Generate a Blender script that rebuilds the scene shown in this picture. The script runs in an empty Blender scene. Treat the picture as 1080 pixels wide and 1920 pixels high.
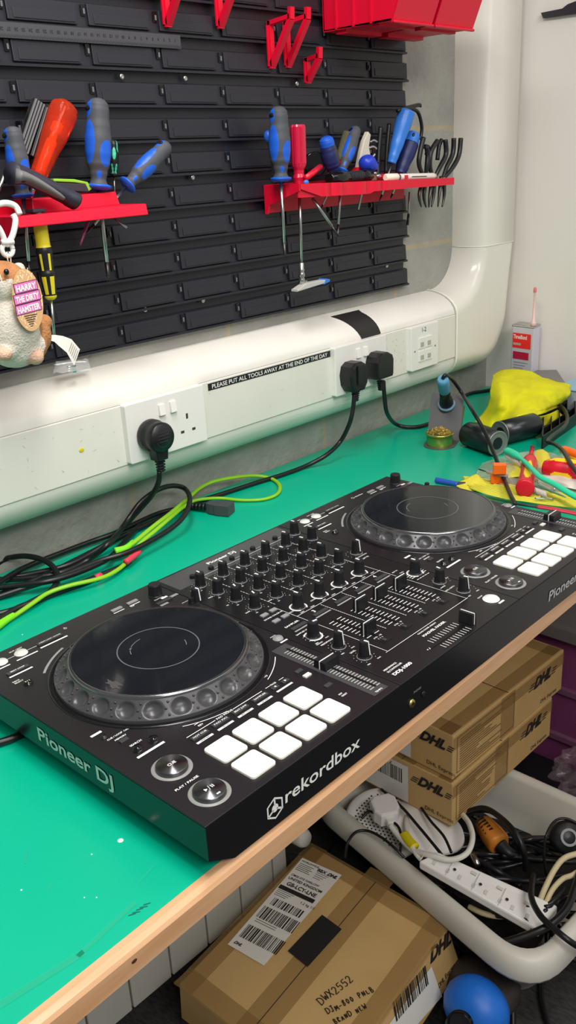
import bpy, bmesh, math, random
from mathutils import Matrix, Vector, Euler, noise
R = math.radians; PI = math.pi
C = bpy.context.scene.collection
sc = bpy.context.scene
rnd = random.Random(7)
# ------------------------------------------------------------------ camera
CP = Vector((-0.3313, -0.4229, 0.4902)); FPX = 1673.47
RR = Matrix(((0.6793987587676737, -0.7319793923047697, -0.05122007248753452),
             (-0.29884938979663933, -0.2122781352103842, -0.9303907972073099),
             (0.6701539888732027, 0.6474134401995507, -0.36297309630932584)))
cam = bpy.data.cameras.new('camera'); co = bpy.data.objects.new('camera', cam); C.objects.link(co)
cam.sensor_fit = 'VERTICAL'; cam.sensor_height = 36; cam.sensor_width = 20.25
cam.lens = FPX / 1920 * 36; cam.clip_start = .02
co.matrix_world = Matrix.Translation(CP) @ Matrix((RR[0], -RR[1], -RR[2])).transposed().to_4x4()
sc.camera = co
# ------------------------------------------------------------------ world and lights
w = bpy.data.worlds.new('room_light'); sc.world = w; w.use_nodes = True
bg = w.node_tree.nodes['Background']; bg.inputs[0].default_value = (.86, .88, .92, 1); bg.inputs[1].default_value = .30
def area(name, loc, target, sx, sy, power, col=(1, .97, .92)):
    l = bpy.data.lights.new(name, 'AREA'); l.shape = 'RECTANGLE'; l.size = sx; l.size_y = sy; l.energy = power; l.color = col
    o = bpy.data.objects.new(name, l); C.objects.link(o); o.location = loc
    o.rotation_euler = (Vector(target) - Vector(loc)).to_track_quat('-Z', 'Y').to_euler(); return o
area('ceiling_lamp', (.10, .02, 1.32), (.0, .08, 0), .9, .25, 17)
area('ceiling_lamp', (.9, -.75, 1.6), (.8, .3, .0), 1.4, .35, 8)
area('ceiling_lamp', (-.3, -1.5, 1.5), (.4, .2, -.4), 1.4, .5, 26)
sc.view_settings.view_transform = 'Standard'; sc.view_settings.look = 'None'
sc.view_settings.exposure = 0.0; sc.view_settings.gamma = 1; sc.view_settings.use_curve_mapping = False
T = -.014          # bench top
FL = -.74          # floor
YW = .65           # back wall
XR = 1.465         # right wall
# ------------------------------------------------------------------ helpers
def ray(px, py):
    return RR.transposed() @ Vector(((px - 540) / FPX, (py - 960) / FPX, 1))
def Zp(px, py, z=T):
    d = ray(px, py); return CP + d * ((z - CP.z) / d.z)
def Yp(px, py, y):
    d = ray(px, py); return CP + d * ((y - CP.y) / d.y)
def Xp(px, py, x):
    d = ray(px, py); return CP + d * ((x - CP.x) / d.x)
def lin(c): return tuple(((x / 255) / 12.92 if x / 255 <= .04045 else ((x / 255 + .055) / 1.055) ** 2.4) for x in c)
MT = {}
def mat(name, rgb, rough=.5, metal=0, spec=.5, trans=0, alpha=1, nz=0, nscale=8, bump=0, bscale=60, rgb2=None, coat=0, ior=1.45, detail=4, emit=0, stretch=None):
    if name in MT: return MT[name]
    m = bpy.data.materials.new(name); m.use_nodes = True; nt = m.node_tree; b = nt.nodes['Principled BSDF']
    c = (*lin(rgb), 1); b.inputs['Base Color'].default_value = c; b.inputs['Roughness'].default_value = rough
    b.inputs['Metallic'].default_value = metal; b.inputs['Specular IOR Level'].default_value = spec
    b.inputs['Transmission Weight'].default_value = trans; b.inputs['Alpha'].default_value = alpha; b.inputs['IOR'].default_value = ior
    b.inputs['Coat Weight'].default_value = coat
    if emit: b.inputs['Emission Color'].default_value = c; b.inputs['Emission Strength'].default_value = emit
    if nz or bump:
        tc = nt.nodes.new('ShaderNodeTexCoord'); mp = nt.nodes.new('ShaderNodeMapping'); nt.links.new(tc.outputs['Object'], mp.inputs[0])
        if stretch: mp.inputs['Scale'].default_value = stretch
    if nz:
        n = nt.nodes.new('ShaderNodeTexNoise'); n.inputs['Scale'].default_value = nscale; n.inputs['Detail'].default_value = detail
        nt.links.new(mp.outputs[0], n.inputs['Vector'])
        mx = nt.nodes.new('ShaderNodeMix'); mx.data_type = 'RGBA'
        c2 = lin(rgb2) if rgb2 else tuple(x * (1 - nz) for x in c[:3])
        mx.inputs[6].default_value = c; mx.inputs[7].default_value = (*c2, 1)
        rp = nt.nodes.new('ShaderNodeValToRGB'); rp.color_ramp.elements[0].position = .42; rp.color_ramp.elements[1].position = .66
        nt.links.new(n.outputs[0], rp.inputs[0]); nt.links.new(rp.outputs[0], mx.inputs[0]); nt.links.new(mx.outputs[2], b.inputs['Base Color'])
    if bump:
        n2 = nt.nodes.new('ShaderNodeTexNoise'); n2.inputs['Scale'].default_value = bscale; n2.inputs['Detail'].default_value = 5
        nt.links.new(mp.outputs[0], n2.inputs['Vector']); bp = nt.nodes.new('ShaderNodeBump'); bp.inputs['Strength'].default_value = bump
        bp.inputs['Distance'].default_value = .002; nt.links.new(n2.outputs[0], bp.inputs['Height']); nt.links.new(bp.outputs[0], b.inputs['Normal'])
    MT[name] = m; return m
WM = {}            # world matrix of every placed object
def inv(o): return WM[o].inverted() if o else Matrix()
def rx(a): return Matrix.Rotation(R(a), 4, 'X')
def ry(a): return Matrix.Rotation(R(a), 4, 'Y')
def rz(a): return Matrix.Rotation(R(a), 4, 'Z')
def tr(x, y=None, z=None): return Matrix.Translation(x if y is None else (x, y, z))
def frame(o, xd, yd):
    x = Vector(xd).normalized(); z = x.cross(Vector(yd)).normalized(); y = z.cross(x)
    m = Matrix((x, y, z)).transposed().to_4x4(); m.translation = o; return m
def aim(a, b, up=(0, 0, 1)):
    "z axis from a to b"
    z = (Vector(b) - Vector(a)).normalized(); u = Vector(up)
    if abs(z.dot(u)) > .99: u = Vector((0, 1, 0))
    x = u.cross(z).normalized(); y = z.cross(x); m = Matrix((x, y, z)).transposed().to_4x4(); m.translation = a; return m
TXT = {}
def text_mesh(s, bold, shear, space):
    k = (s, bold, shear, space)
    if k not in TXT:
        cu = bpy.data.curves.new('lettering', 'FONT'); cu.body = s; cu.offset = bold; cu.shear = shear; cu.space_character = space
        cu.resolution_u = 3; cu.size = 1; cu.fill_mode = 'FRONT'
        o = bpy.data.objects.new('lettering', cu); C.objects.link(o); bpy.context.view_layer.update()
        me = bpy.data.meshes.new_from_object(o.evaluated_get(bpy.context.evaluated_depsgraph_get()))
        TXT[k] = ([v.co.copy() for v in me.vertices], [tuple(p.vertices) for p in me.polygons])
        bpy.data.objects.remove(o); bpy.data.curves.remove(cu); bpy.data.meshes.remove(me)
    return TXT[k]
class MB:
    def __init__(s, M=None): s.v = []; s.f = []; s.mi = []; s.sm = []; s.M = M or Matrix(); s.mat = 0
    def add(s, vs, fs, m=None, smooth=False, M=None):
        X = s.M @ M if M is not None else s.M; o = len(s.v); s.v += [X @ Vector(v) for v in vs]
        fl = X.to_3x3().determinant() < 0
        for f in fs: s.f.append(tuple(o + i for i in (reversed(f) if fl else f))); s.mi.append(s.mat if m is None else m); s.sm.append(smooth)
        return s
    def bm(s, b, m=None, smooth=False, M=None):
        b.verts.index_update(); s.add([v.co for v in b.verts], [[v.index for v in f.verts] for f in b.faces], m, smooth, M); b.free(); return s
    def box(s, c, d, m=None, r=0, seg=2, M=None):
        b = bmesh.new(); bmesh.ops.create_cube(b, size=1)
        for v in b.verts: v.co = Vector((v.co.x * d[0], v.co.y * d[1], v.co.z * d[2]))
        if r: bmesh.ops.bevel(b, geom=b.edges[:], offset=min(r, min(d) * .49), segments=seg, affect='EDGES', profile=.5)
        for v in b.verts: v.co += Vector(c)
        return s.bm(b, m, False, M)
    def hexa(s, p, m=None, r=0, M=None):
        "8 corners: bottom 4 ccw, top 4 ccw"
        b = bmesh.new(); vs = [b.verts.new(x) for x in p]
        for f in ((3, 2, 1, 0), (4, 5, 6, 7), (0, 1, 5, 4), (1, 2, 6, 5), (2, 3, 7, 6), (3, 0, 4, 7)): b.faces.new([vs[i] for i in f])
        if r: bmesh.ops.bevel(b, geom=b.edges[:], offset=r, segments=2, affect='EDGES', profile=.5)
        return s.bm(b, m, False, M)
    def prism(s, poly, z0, z1, m=None, r=0, M=None, smooth=False):
        b = bmesh.new(); lo = [b.verts.new((x, y, z0)) for x, y in poly]; hi = [b.verts.new((x, y, z1)) for x, y in poly]; n = len(poly)
        b.faces.new(lo[::-1]); t = b.faces.new(hi)
        for i in range(n): b.faces.new((lo[i], lo[(i + 1) % n], hi[(i + 1) % n], hi[i]))
        bmesh.ops.recalc_face_normals(b, faces=b.faces[:])
        if r: bmesh.ops.bevel(b, geom=list(t.edges), offset=r, segments=2, affect='EDGES', profile=.5)
        return s.bm(b, m, smooth, M)
    def lathe(s, prof, n=24, m=None, M=None, sx=1, sy=1, smooth=True, cap=True, pm=None):
        vs = []; fs = []; ms = []
        for r_, z in prof:
            for i in range(n): a = 2 * PI * i / n; vs.append((r_ * math.cos(a) * sx, r_ * math.sin(a) * sy, z))
        k = len(prof)
        for j in range(k - 1):
            for i in range(n): fs.append((j * n + i, j * n + (i + 1) % n, (j + 1) * n + (i + 1) % n, (j + 1) * n + i)); ms.append(pm[j] if pm else m)
        if cap:
            if prof[0][0] > 1e-6: fs.append(tuple(range(n))[::-1]); ms.append(pm[0] if pm else m)
            if prof[-1][0] > 1e-6: fs.append(tuple((k - 1) * n + i for i in range(n))); ms.append(pm[-1] if pm else m)
        for f, mm in zip(fs, ms): pass
        o = len(s.f); s.add(vs, fs, m, smooth, M)
        for i, mm in enumerate(ms):
            if mm is not None: s.mi[o + i] = mm
            if len(fs[i]) > 4: s.sm[o + i] = False
        return s
    def loft(s, secs, n=32, mf=None, M=None, p=2.0, smooth=True):
        "secs: (z, rx, ry, cx, cy); superellipse power p; mf(theta, t)->material index"
        vs = []
        for z, a_, b_, cx, cy in secs:
            for i in range(n):
                a = 2 * PI * i / n; c_, s_ = math.cos(a), math.sin(a)
                vs.append((cx + a_ * math.copysign(abs(c_) ** (2 / p), c_), cy + b_ * math.copysign(abs(s_) ** (2 / p), s_), z))
        k = len(secs); o = len(s.f); fs = []; ms = []
        for j in range(k - 1):
            for i in range(n):
                fs.append((j * n + i, j * n + (i + 1) % n, (j + 1) * n + (i + 1) % n, (j + 1) * n + i)); ms.append(mf(2 * PI * (i + .5) / n, (j + .5) / (k - 1)) if mf else s.mat)
        fs.append(tuple(range(n))[::-1]); ms.append(ms[0]); fs.append(tuple((k - 1) * n + i for i in range(n))); ms.append(ms[-3] if len(ms) > 3 else 0)
        s.add(vs, fs, 0, smooth, M)
        for i, mm in enumerate(ms): s.mi[o + i] = mm
        return s
    def tube(s, pts, r, n=10, m=None, M=None, sub=6, closed=False, flat=1.0):
        P = [Vector(p) for p in pts]
        if sub > 1 and len(P) > 2: P = smooth_path(P, sub)
        rad = r if callable(r) else (lambda t: r); k = len(P); vs = []; fs = []
        tg = [(P[min(i + 1, k - 1)] - P[max(i - 1, 0)]).normalized() for i in range(k)]
        u = Vector((0, 0, 1)); u = (u - tg[0] * u.dot(tg[0]))
        if u.length < .1: u = Vector((1, 0, 0)) - tg[0] * tg[0].x
        u.normalize()
        for i in range(k):
            u = (u - tg[i] * u.dot(tg[i])).normalized(); v = tg[i].cross(u); rr = rad(i / (k - 1))
            for j in range(n): a = 2 * PI * j / n; vs.append(P[i] + (u * math.cos(a) * flat + v * math.sin(a)) * rr)
        for i in range(k - 1):
            for j in range(n): fs.append((i * n + j, i * n + (j + 1) % n, (i + 1) * n + (j + 1) % n, (i + 1) * n + j))
        fs.append(tuple(range(n))[::-1]); fs.append(tuple((k - 1) * n + j for j in range(n)))
        return s.add(vs, fs, m, True, M)
    def ball(s, c, r, m=None, M=None, n=20):
        r = (r, r, r) if not hasattr(r, '__len__') else r
        k = n // 2 + 1; prof = [(math.sin(PI * i / k), -math.cos(PI * i / k)) for i in range(k + 1)]; prof[0] = (0.0, -1); prof[-1] = (0.0, 1)
        X = (M if M is not None else Matrix()) @ tr(*c) @ Matrix.Diagonal((*r, 1)); return s.lathe(prof, n, m, X, cap=False)
    def text(s, t, size, M, m=None, bold=.0, shear=0, space=1, lift=.00025, fit=None, center=False):
        vs, fs = text_mesh(t, bold, shear, space); w = max(v.x for v in vs) - min(v.x for v in vs); x0 = min(v.x for v in vs)
        sx = fit / w if fit else size; off = -w * sx / 2 if center else 0
        return s.add([((v.x - x0) * sx + off, v.y * size, lift) for v in vs], fs, m, False, M)
    def flat(s, poly, m=None, M=None, z=.0002): return s.add([(x, y, z) for x, y in poly], [tuple(range(len(poly)))], m, False, M)
    def bar(s, x, y, w, h, m=None, M=None, z=.0002): return s.flat([(x, y), (x + w, y), (x + w, y + h), (x, y + h)], m, M, z)
    def line(s, a, b, w, m=None, M=None, z=.0002):
        a = Vector(a[:2]); b = Vector(b[:2]); d = (b - a).normalized() * w / 2; p = Vector((-d.y, d.x))
        return s.flat([a - d - p, b + d - p, b + d + p, a - d + p], m, M, z)
    def ring(s, r0, r1, a0=0, a1=360, m=None, M=None, z=.0002, n=40):
        k = max(3, int(n * abs(a1 - a0) / 360)); vs = []; fs = []
        for i in range(k + 1):
            a = R(a0 + (a1 - a0) * i / k); vs += [(r0 * math.cos(a), r0 * math.sin(a), z), (r1 * math.cos(a), r1 * math.sin(a), z)]
        for i in range(k): fs.append((2 * i, 2 * i + 1, 2 * i + 3, 2 * i + 2))
        return s.add(vs, fs, m, False, M)
    def mesh(s, name, mats, X=None):
        me = bpy.data.meshes.new(name); Xi = X or Matrix()
        me.from_pydata([Xi @ v for v in s.v], [], s.f)
        for m in (mats if isinstance(mats, (list, tuple)) else [mats]): me.materials.append(m)
        me.polygons.foreach_set('material_index', s.mi); me.polygons.foreach_set('use_smooth', s.sm); me.update(); return me
    def build(s, name, mats, parent=None, label=None, cat=None, group=None, kind=None):
        if parent is not None: X = inv(parent); W = WM[parent]
        else:
            mn = [min(v[i] for v in s.v) for i in range(3)]; mx = [max(v[i] for v in s.v) for i in range(3)]
            W = tr((mn[0] + mx[0]) / 2, (mn[1] + mx[1]) / 2, mn[2]); X = W.inverted()
        o = bpy.data.objects.new(name, s.mesh(name, mats, X)); C.objects.link(o)
        if parent is not None: o.parent = parent
        else: o.matrix_world = W
        WM[o] = W; tagp(o, label, cat, group, kind); return o
def smooth_path(P, sub):
    out = []; n = len(P)
    for i in range(n - 1):
        p0 = P[max(i - 1, 0)]; p1 = P[i]; p2 = P[i + 1]; p3 = P[min(i + 2, n - 1)]
        for k in range(sub):
            t = k / sub; out.append(.5 * ((2 * p1) + (p2 - p0) * t + (2 * p0 - 5 * p1 + 4 * p2 - p3) * t * t + (3 * p1 - p0 - 3 * p2 + p3) * t ** 3))
    out.append(P[-1]); return out
def tagp(o, label=None, cat=None, group=None, kind=None):
    if label: o['label'] = label
    if cat: o['category'] = cat
    if group: o['group'] = group
    if kind: o['kind'] = kind
def thing(name, M, label, cat, group=None):
    o = bpy.data.objects.new(name, None); C.objects.link(o); o.empty_display_size = .01
    M = M if isinstance(M, Matrix) else tr(*M); o.matrix_world = M; WM[o] = M; tagp(o, label, cat, group); return o
def inst(me, name, parent, M, label=None):
    o = bpy.data.objects.new(name, me); C.objects.link(o); o.parent = parent; o.matrix_local = WM[parent].inverted() @ M; WM[o] = M; tagp(o, label); return o
def rrect(w, h, r, n=4, cx=0, cy=0):
    out = []
    for sx, sy, a0 in ((1, 1, 0), (-1, 1, 90), (-1, -1, 180), (1, -1, 270)):
        for i in range(n + 1):
            a = R(a0 + 90 * i / n); out.append((cx + sx * (w / 2 - r) + r * math.cos(a), cy + sy * (h / 2 - r) + r * math.sin(a)))
    return out
# shared materials
WHT = mat('white_print', (232, 232, 228), .5); GRY = mat('grey_print', (140, 140, 140), .5)
BLK = mat('black_plastic', (24, 25, 27), .38, bump=.05, bscale=400); BLG = mat('black_gloss', (14, 15, 17), .12)
STEEL = mat('steel', (190, 190, 188), .28, 1); DSTEEL = mat('dark_steel', (90, 88, 86), .4, 1)
RED = mat('red_plastic', (222, 6, 48), .42, bump=.04, bscale=300)
CABLE = mat('black_cable_rubber', (22, 22, 24), .35)
BLUE = mat('blue_rubber', (28, 92, 205), .42); GREYR = mat('grey_rubber', (72, 74, 80), .6, bump=.1, bscale=500)
WPL = mat('white_plastic', (232, 229, 224), .35)
# ------------------------------------------------------------------ walls, floor
def block_wall():
    m = bpy.data.materials.new('painted_blockwork'); m.use_nodes = True; nt = m.node_tree; b = nt.nodes['Principled BSDF']; b.inputs['Roughness'].default_value = .8
    tc = nt.nodes.new('ShaderNodeTexCoord'); mp = nt.nodes.new('ShaderNodeMapping'); mp.inputs['Rotation'].default_value = (R(90), 0, 0)
    mp.inputs['Location'].default_value = (-.008, .0, 0)
    nt.links.new(tc.outputs['Object'], mp.inputs[0])
    br = nt.nodes.new('ShaderNodeTexBrick'); br.inputs['Scale'].default_value = 1; br.inputs['Brick Width'].default_value = .4545; br.inputs['Row Height'].default_value = .215
    br.inputs['Mortar Size'].default_value = .0055; br.inputs['Mortar Smooth'].default_value = .3; br.offset = .5
    br.inputs['Color1'].default_value = (*lin((160, 158, 150)), 1); br.inputs['Color2'].default_value = (*lin((168, 166, 157)), 1); br.inputs['Mortar'].default_value = (*lin((184, 167, 140)), 1)
    nt.links.new(mp.outputs[0], br.inputs['Vector'])
    n = nt.nodes.new('ShaderNodeTexNoise'); n.inputs['Scale'].default_value = 14; n.inputs['Detail'].default_value = 8; nt.links.new(tc.outputs['Object'], n.inputs['Vector'])
    mx = nt.nodes.new('ShaderNodeMix'); mx.data_type = 'RGBA'; mx.blend_type = 'MULTIPLY'; mx.inputs[0].default_value = .5
    nt.links.new(br.outputs[0], mx.inputs[6]); nt.links.new(n.outputs[0], mx.inputs[7]); 
    ga = nt.nodes.new('ShaderNodeBrightContrast'); ga.inputs['Bright'].default_value = .06; nt.links.new(mx.outputs[2], ga.inputs[0]); nt.links.new(ga.outputs[0], b.inputs['Base Color'])
    n2 = nt.nodes.new('ShaderNodeTexNoise'); n2.inputs['Scale'].default_value = 70; n2.inputs['Detail'].default_value = 6; nt.links.new(tc.outputs['Object'], n2.inputs['Vector'])
    bp = nt.nodes.new('ShaderNodeBump'); bp.inputs['Strength'].default_value = .9; bp.inputs['Distance'].default_value = .004; nt.links.new(n2.outputs[0], bp.inputs['Height']); nt.links.new(bp.outputs[0], b.inputs['Normal'])
    return m
b = MB(); b.box((.2, YW + .05, .4), (3.0, .1, 2.3)); b.build('wall_back', block_wall(), kind='structure')
b = MB(); b.box((XR + .05, -.3, .4), (.1, 1.98, 2.3)); b.build('wall_right', mat('white_painted_wall', (232, 226, 220), .7, bump=.04, bscale=30, nz=.06, nscale=3), kind='structure')
b = MB(); b.box((.2, -.5, FL - .05), (3.4, 2.5, .1))
b.build('floor', mat('charcoal_rib_carpet', (58, 56, 55), .95, nz=.5, nscale=200, bump=1, bscale=160, stretch=(1, .35, 1)), kind='structure')
# ------------------------------------------------------------------ workbench and mat
sk = .022
def fy(x): return -.004 + sk * x
wood = mat('pine_wood', (214, 170, 130), .36, nz=.25, nscale=9, stretch=(1.2, 14, 14), bump=.05, bscale=30, rgb2=(206, 156, 112))
bench = thing('workbench', (.4, .3, -.045), 'long wooden workbench with a rounded pine front edge under the green mat', 'workbench')
b = MB(); x0, x1 = -.7, XR - .002
b.prism([(x0, fy(x0) + .02), (x1, fy(x1) + .02), (x1, YW - .003), (x0, YW - .003)], -.036, T - .003); b.build('bench_top', wood, bench)
prof = [(0, -.0185), (.002, -.0155), (.0065, -.0135), (.0125, -.0135), (.0125, -.016), (.022, -.016), (.022, -.0385), (.003, -.0385), (0, -.036)]
b = MB(); vs = []; n = len(prof)
for x in (x0, x1):
    for y, z in prof: vs.append((x, fy(x) + y, z))
b.add(vs, [(i, (i + 1) % n, n + (i + 1) % n, n + i) for i in range(n)] + [tuple(range(n))[::-1], tuple(range(n, 2 * n))]); 
b.mat = 1
for px, py, s in ((245, 1796, .0016), (736, 1431 - 0, .0012)):
    p = Yp(px, py, fy(.1)); p.y = fy(p.x) - .0003; b.ball(p, (s * 1.5, .0004, s))
b.build('front_edge', [wood, mat('wood_knot', (70, 40, 25), .6)], bench)
def matgreen():
    m = mat('green_bench_mat', (0, 176, 140), .28, nz=.12, nscale=2.2, spec=.6, coat=.0); return m
b = MB(); g = .0118
b.prism([(x0, fy(x0) + g), (x1 - .1, fy(x1 - .1) + g), (x1 - .003, fy(x1) + g), (x1 - .003, YW - .006), (x0, YW - .006)], T - .0028, T, r=.0008)
b.mat = 1; b.prism([(x0, fy(x0) + g - .0022), (x1 - .1, fy(x1 - .1) + g - .0022), (x1 - .1, fy(x1 - .1) + g), (x0, fy(x0) + g)], T - .0035, T - .0006)
b.mat = 2
for px, py, s in ((226, 1576, .0026), (40, 1669, .0008), (172, 1602, .0007), (158, 1683, .0006), (181, 1683, .0006), (104, 1418, .0008), (725, 733, .001), (42, 1190, .0008)):
    p = Zp(px, py); b.lathe([(s, T), (s * .9, T + .0003), (0, T + .0004)], 12, M=tr(p.x, p.y, 0))
b.mat = 3
for (xa, ya), (xb, yb), wd in (((250, 1696), (150, 1790), .004), ((150, 1790), (0, 1885), .006)):
    a = Zp(xa, ya); c = Zp(xb, yb); b.line(a, c, wd, M=tr(0, 0, T + .0001))
for px, py, a, l in ((92, 1668, 40, .008), (148, 1503, 10, .006), (46, 1620, 50, .014), (260, 1656, 15, .02), (60, 1405, 20, .01)):
    p = Zp(px, py); b.line((p.x, p.y), (p.x + l * math.cos(R(a)), p.y + l * math.sin(R(a))), .0012, M=tr(0, 0, T + .0001))
b.mat = 4
for k in range(5):
    p = Zp(242 + k * 7, 1717 - k * 5); b.line((p.x, p.y), (p.x + .004, p.y - .002 - .001 * (k % 2)), .0009, M=tr(0, 0, T + .0001))
b.build('bench_mat', [matgreen(), mat('mat_edge', (22, 34, 34), .5), WHT, mat('scuff', (40, 190, 150), .4, alpha=.6), mat('pen_scribble', (10, 90, 75), .5)], label='glossy green rubber mat covering the whole workbench top', cat='bench mat')
# ------------------------------------------------------------------ wall trunking (cable duct)
TW = mat('trunking_white', (226, 222, 213), .38, nz=.06, nscale=6, bump=.03, bscale=200)
def duct_profile(n=9):
    p = []
    for i in range(n + 1): a = PI / 2 * i / n; p.append((YW - .07 * math.sin(a), .19 + .044 * math.cos(a)))
    for i in range(1, n + 1): a = PI / 2 * i / n; p.append((YW - .07 * math.cos(a), .104 - .051 * math.sin(a)))
    p.insert(n + 1, (.58, .104)); return p
def extrude_x(b, prof, xa, xb, m=None, smooth=True):
    vs = [(xa, y, z) for y, z in prof] + [(xb, y, z) for y, z in prof]; n = len(prof)
    b.add(vs, [(i, n + i, n + i + 1, i + 1) for i in range(n - 1)] + [tuple(range(n))[::-1], tuple(range(n, 2 * n))], m, smooth)
    return b
duct = thing('cable_trunking', (.4, YW - .03, .05), 'white bullnose cable trunking running along the wall under the tool panel', 'cable trunking')
XJ = 1.222
b = MB(); extrude_x(b, duct_profile(), -.75, XJ)
b.build('trunking_body', TW, duct)
b = MB(); b.box((.236, .5795, .147), (1.972, .002, .0855), r=.0006, seg=1); b.mat = 1; b.box((.236, .5806, .147), (1.974, .001, .0885)); b.mat = 2
p = Yp(153, 844, .578); b.ball(p, (.004, .0005, .003))
b.mat = 3
for k in range(60):
    x, z, l = rnd.choice((rnd.uniform(.0, .36), rnd.uniform(.12, .85), rnd.uniform(.98, 1.05))), rnd.uniform(.110, .184), rnd.uniform(.001, .006); a = rnd.uniform(0, 3.1)
    b.line((x, z), (x + l * math.cos(a), z + l * math.sin(a)), rnd.uniform(.0003, .0007), M=Matrix(((1, 0, 0, 0), (0, 0, -1, .5782), (0, 1, 0, 0), (0, 0, 0, 1))))
b.build('cover_strip', [TW, mat('seam_shadow', (120, 116, 108), .7), mat('yellow_smear', (214, 200, 20), .5), mat('scuff_grey', (176, 168, 156), .7)], duct)
b = MB()
pr = duct_profile(); pr2 = [(YW - (YW - y) * 1.035, .147 + (z - .147) * 1.02) for y, z in pr]; extrude_x(b, pr2, XJ - .001, XJ + .007); b.build('joint_strip', mat('joint_white', (240, 238, 230), .4), duct)
# elbow + vertical run
vd = thing('corner_trunking', (1.38, YW - .03, .06), 'white trunking elbow turning the duct up the corner beside the right wall', 'cable trunking')
xl, xr_ = 1.315, 1.447      # vertical run wall-side edges
def vprof(xl, xr_, n=8):
    p = []
    for i in range(n + 1): a = PI / 2 * i / n; p.append((xl + .020 * (1 - math.cos(a)), YW - .07 * math.sin(a)))
    for i in range(n + 1): a = PI / 2 * i / n; p.append((xr_ - .004 * (1 - math.sin(a)), YW - .07 * math.cos(a) if i else YW - .07))
    return p
b = MB(); vp = vprof(xl, xr_)
n = len(vp); vs = [(x, y, .312) for x, y in vp] + [(x, y, 1.3) for x, y in vp]
b.add(vs, [(i, i + 1, n + i + 1, n + i) for i in range(n - 1)] + [tuple(range(n, 2 * n))], None, True); b.build('vertical_trunking', TW, vd)
# elbow: height field swept round: inner corner (concave) radius, outer corner rounded
b = MB(); N = 26; rows = []
ci = Vector((XJ + .012, 0, .312)); Ri = xl - (XJ + .012)     # inner arc centre / radius on wall
Rz = .312 - .234
outer = [(XJ + .006, .053)] + [(1.36 + (xr_ - 1.36) * math.sin(PI / 2 * i / 12), .053 + .1 * (1 - math.cos(PI / 2 * i / 12))) for i in range(13)] + [(xr_, .312)]
def lerp_path(P, t):
    L = [0]; 
    for a, c in zip(P, P[1:]): L.append(L[-1] + math.hypot(c[0] - a[0], c[1] - a[1]))
    d = t * L[-1]
    for i in range(len(P) - 1):
        if d <= L[i + 1] + 1e-9: k = (d - L[i]) / (L[i + 1] - L[i] + 1e-12); return (P[i][0] + (P[i + 1][0] - P[i][0]) * k, P[i][1] + (P[i + 1][1] - P[i][1]) * k)
    return P[-1]
inner = [(XJ + .006, .234)] + [(XJ + .012 + Ri * math.sin(PI / 2 * i / 12), .312 - Rz * math.cos(PI / 2 * i / 12)) for i in range(13)]
K = 30; vs = []
for i in range(K + 1):
    t = i / K; a = lerp_path(inner, t); o = lerp_path(outer, t)
    for j in range(25):
        s_ = j / 24; x = a[0] + (o[0] - a[0]) * s_; z = a[1] + (o[1] - a[1]) * s_; wd = math.hypot(o[0] - a[0], o[1] - a[1])
        di = s_ * wd; do = (1 - s_) * wd; ei = .044 - .024 * t; eo = .05 if t < .5 else .05 - .046 * (t - .5) / .5
        h = 1
        if di < ei: h = min(h, math.sqrt(max(0, 1 - (1 - di / ei) ** 2)))
        if do < eo: h = min(h, math.sqrt(max(0, 1 - (1 - do / eo) ** 2)))
        vs.append((x, YW - .07 * h, z))
b.add(vs, [(i * 25 + j, i * 25 + j + 1, (i + 1) * 25 + j + 1, (i + 1) * 25 + j) for i in range(K) for j in range(24)], None, True)
b.build('elbow', mat('elbow_white', (226, 222, 213), .2), vd)
b = MB(); b.tube([(x, y - .0006, .312) for x, y in vp], .0009, 6, sub=1); b.build('joint_line', mat('joint_white', (240, 238, 230), .4), vd)
# sockets
def wall_plate(x, z, wdt, hgt, name, label, cat):
    t = thing(name, (x, .579, z), label, cat)
    b = MB(frame((x, .579, z), (1, 0, 0), (0, 0, 1))); b.prism(rrect(wdt, hgt, .003), 0, .011, r=.0012); b.build('face_plate', WPL, t); return t
slotm = mat('socket_slot', (60, 56, 52), .6)
def double_socket(x, z, label):
    t = wall_plate(x, z, .146, .086, 'wall_socket', label, 'wall socket')
    F = frame((x, .568, z), (1, 0, 0), (0, 0, 1))
    for s in (-1, 1):
        b = MB(F @ tr(s * .036, -.008, 0))
        for px, py, w_, h_ in ((0, .011, .004, .008), (-.011, -.011, .0065, .004), (.011, -.011, .0065, .004)): b.box((px, py, -.0004), (w_, h_, .001))
        b.build('pin_holes', slotm, t)
        b = MB(F @ tr(s * .0105, .023, 0) @ rx(-8 if s < 0 else -8)); b.box((0, 0, .0012), (.0105, .0165, .005), r=.0006, seg=1); b.build('rocker_switch', WPL, t)
    return t
double_socket(.4555, .1490, 'white double wall socket left of the notice strip, holding one round black plug')
double_socket(.9045, .1490, 'white double wall socket under the black tape, with two black plugs in it')
t = wall_plate(1.1005, .1485, .091, .084, 'data_socket', 'white square network outlet plate numbered 1-2 near the trunking elbow', 'network socket')
F = frame((1.1005, .568, .1485), (1, 0, 0), (0, 0, 1))
for i in (-1, 1):
    for j in (-1, 1):
        b = MB(F @ tr(i * .0115, j * .0125 - .004, 0)); b.prism(rrect(.02, .021, .001), 0, .0018, r=.0004); b.mat = 1; b.box((0, -.003, .0018), (.011, .009, .0004)); b.build('jack_module', [WPL, mat('jack_hole', (176, 170, 160), .6)], t)
b = MB(F); b.text('1-2', .012, tr(-.01, .029, 0), bold=.01); b.build('lettering', slotm, t)
for i in (-1, 1): b = MB(F); b.lathe([(.0022, 0), (.002, .0008), (0, .001)], 12, M=tr(i * .034, -.004, 0)); b.build('screw', STEEL, t)
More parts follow.
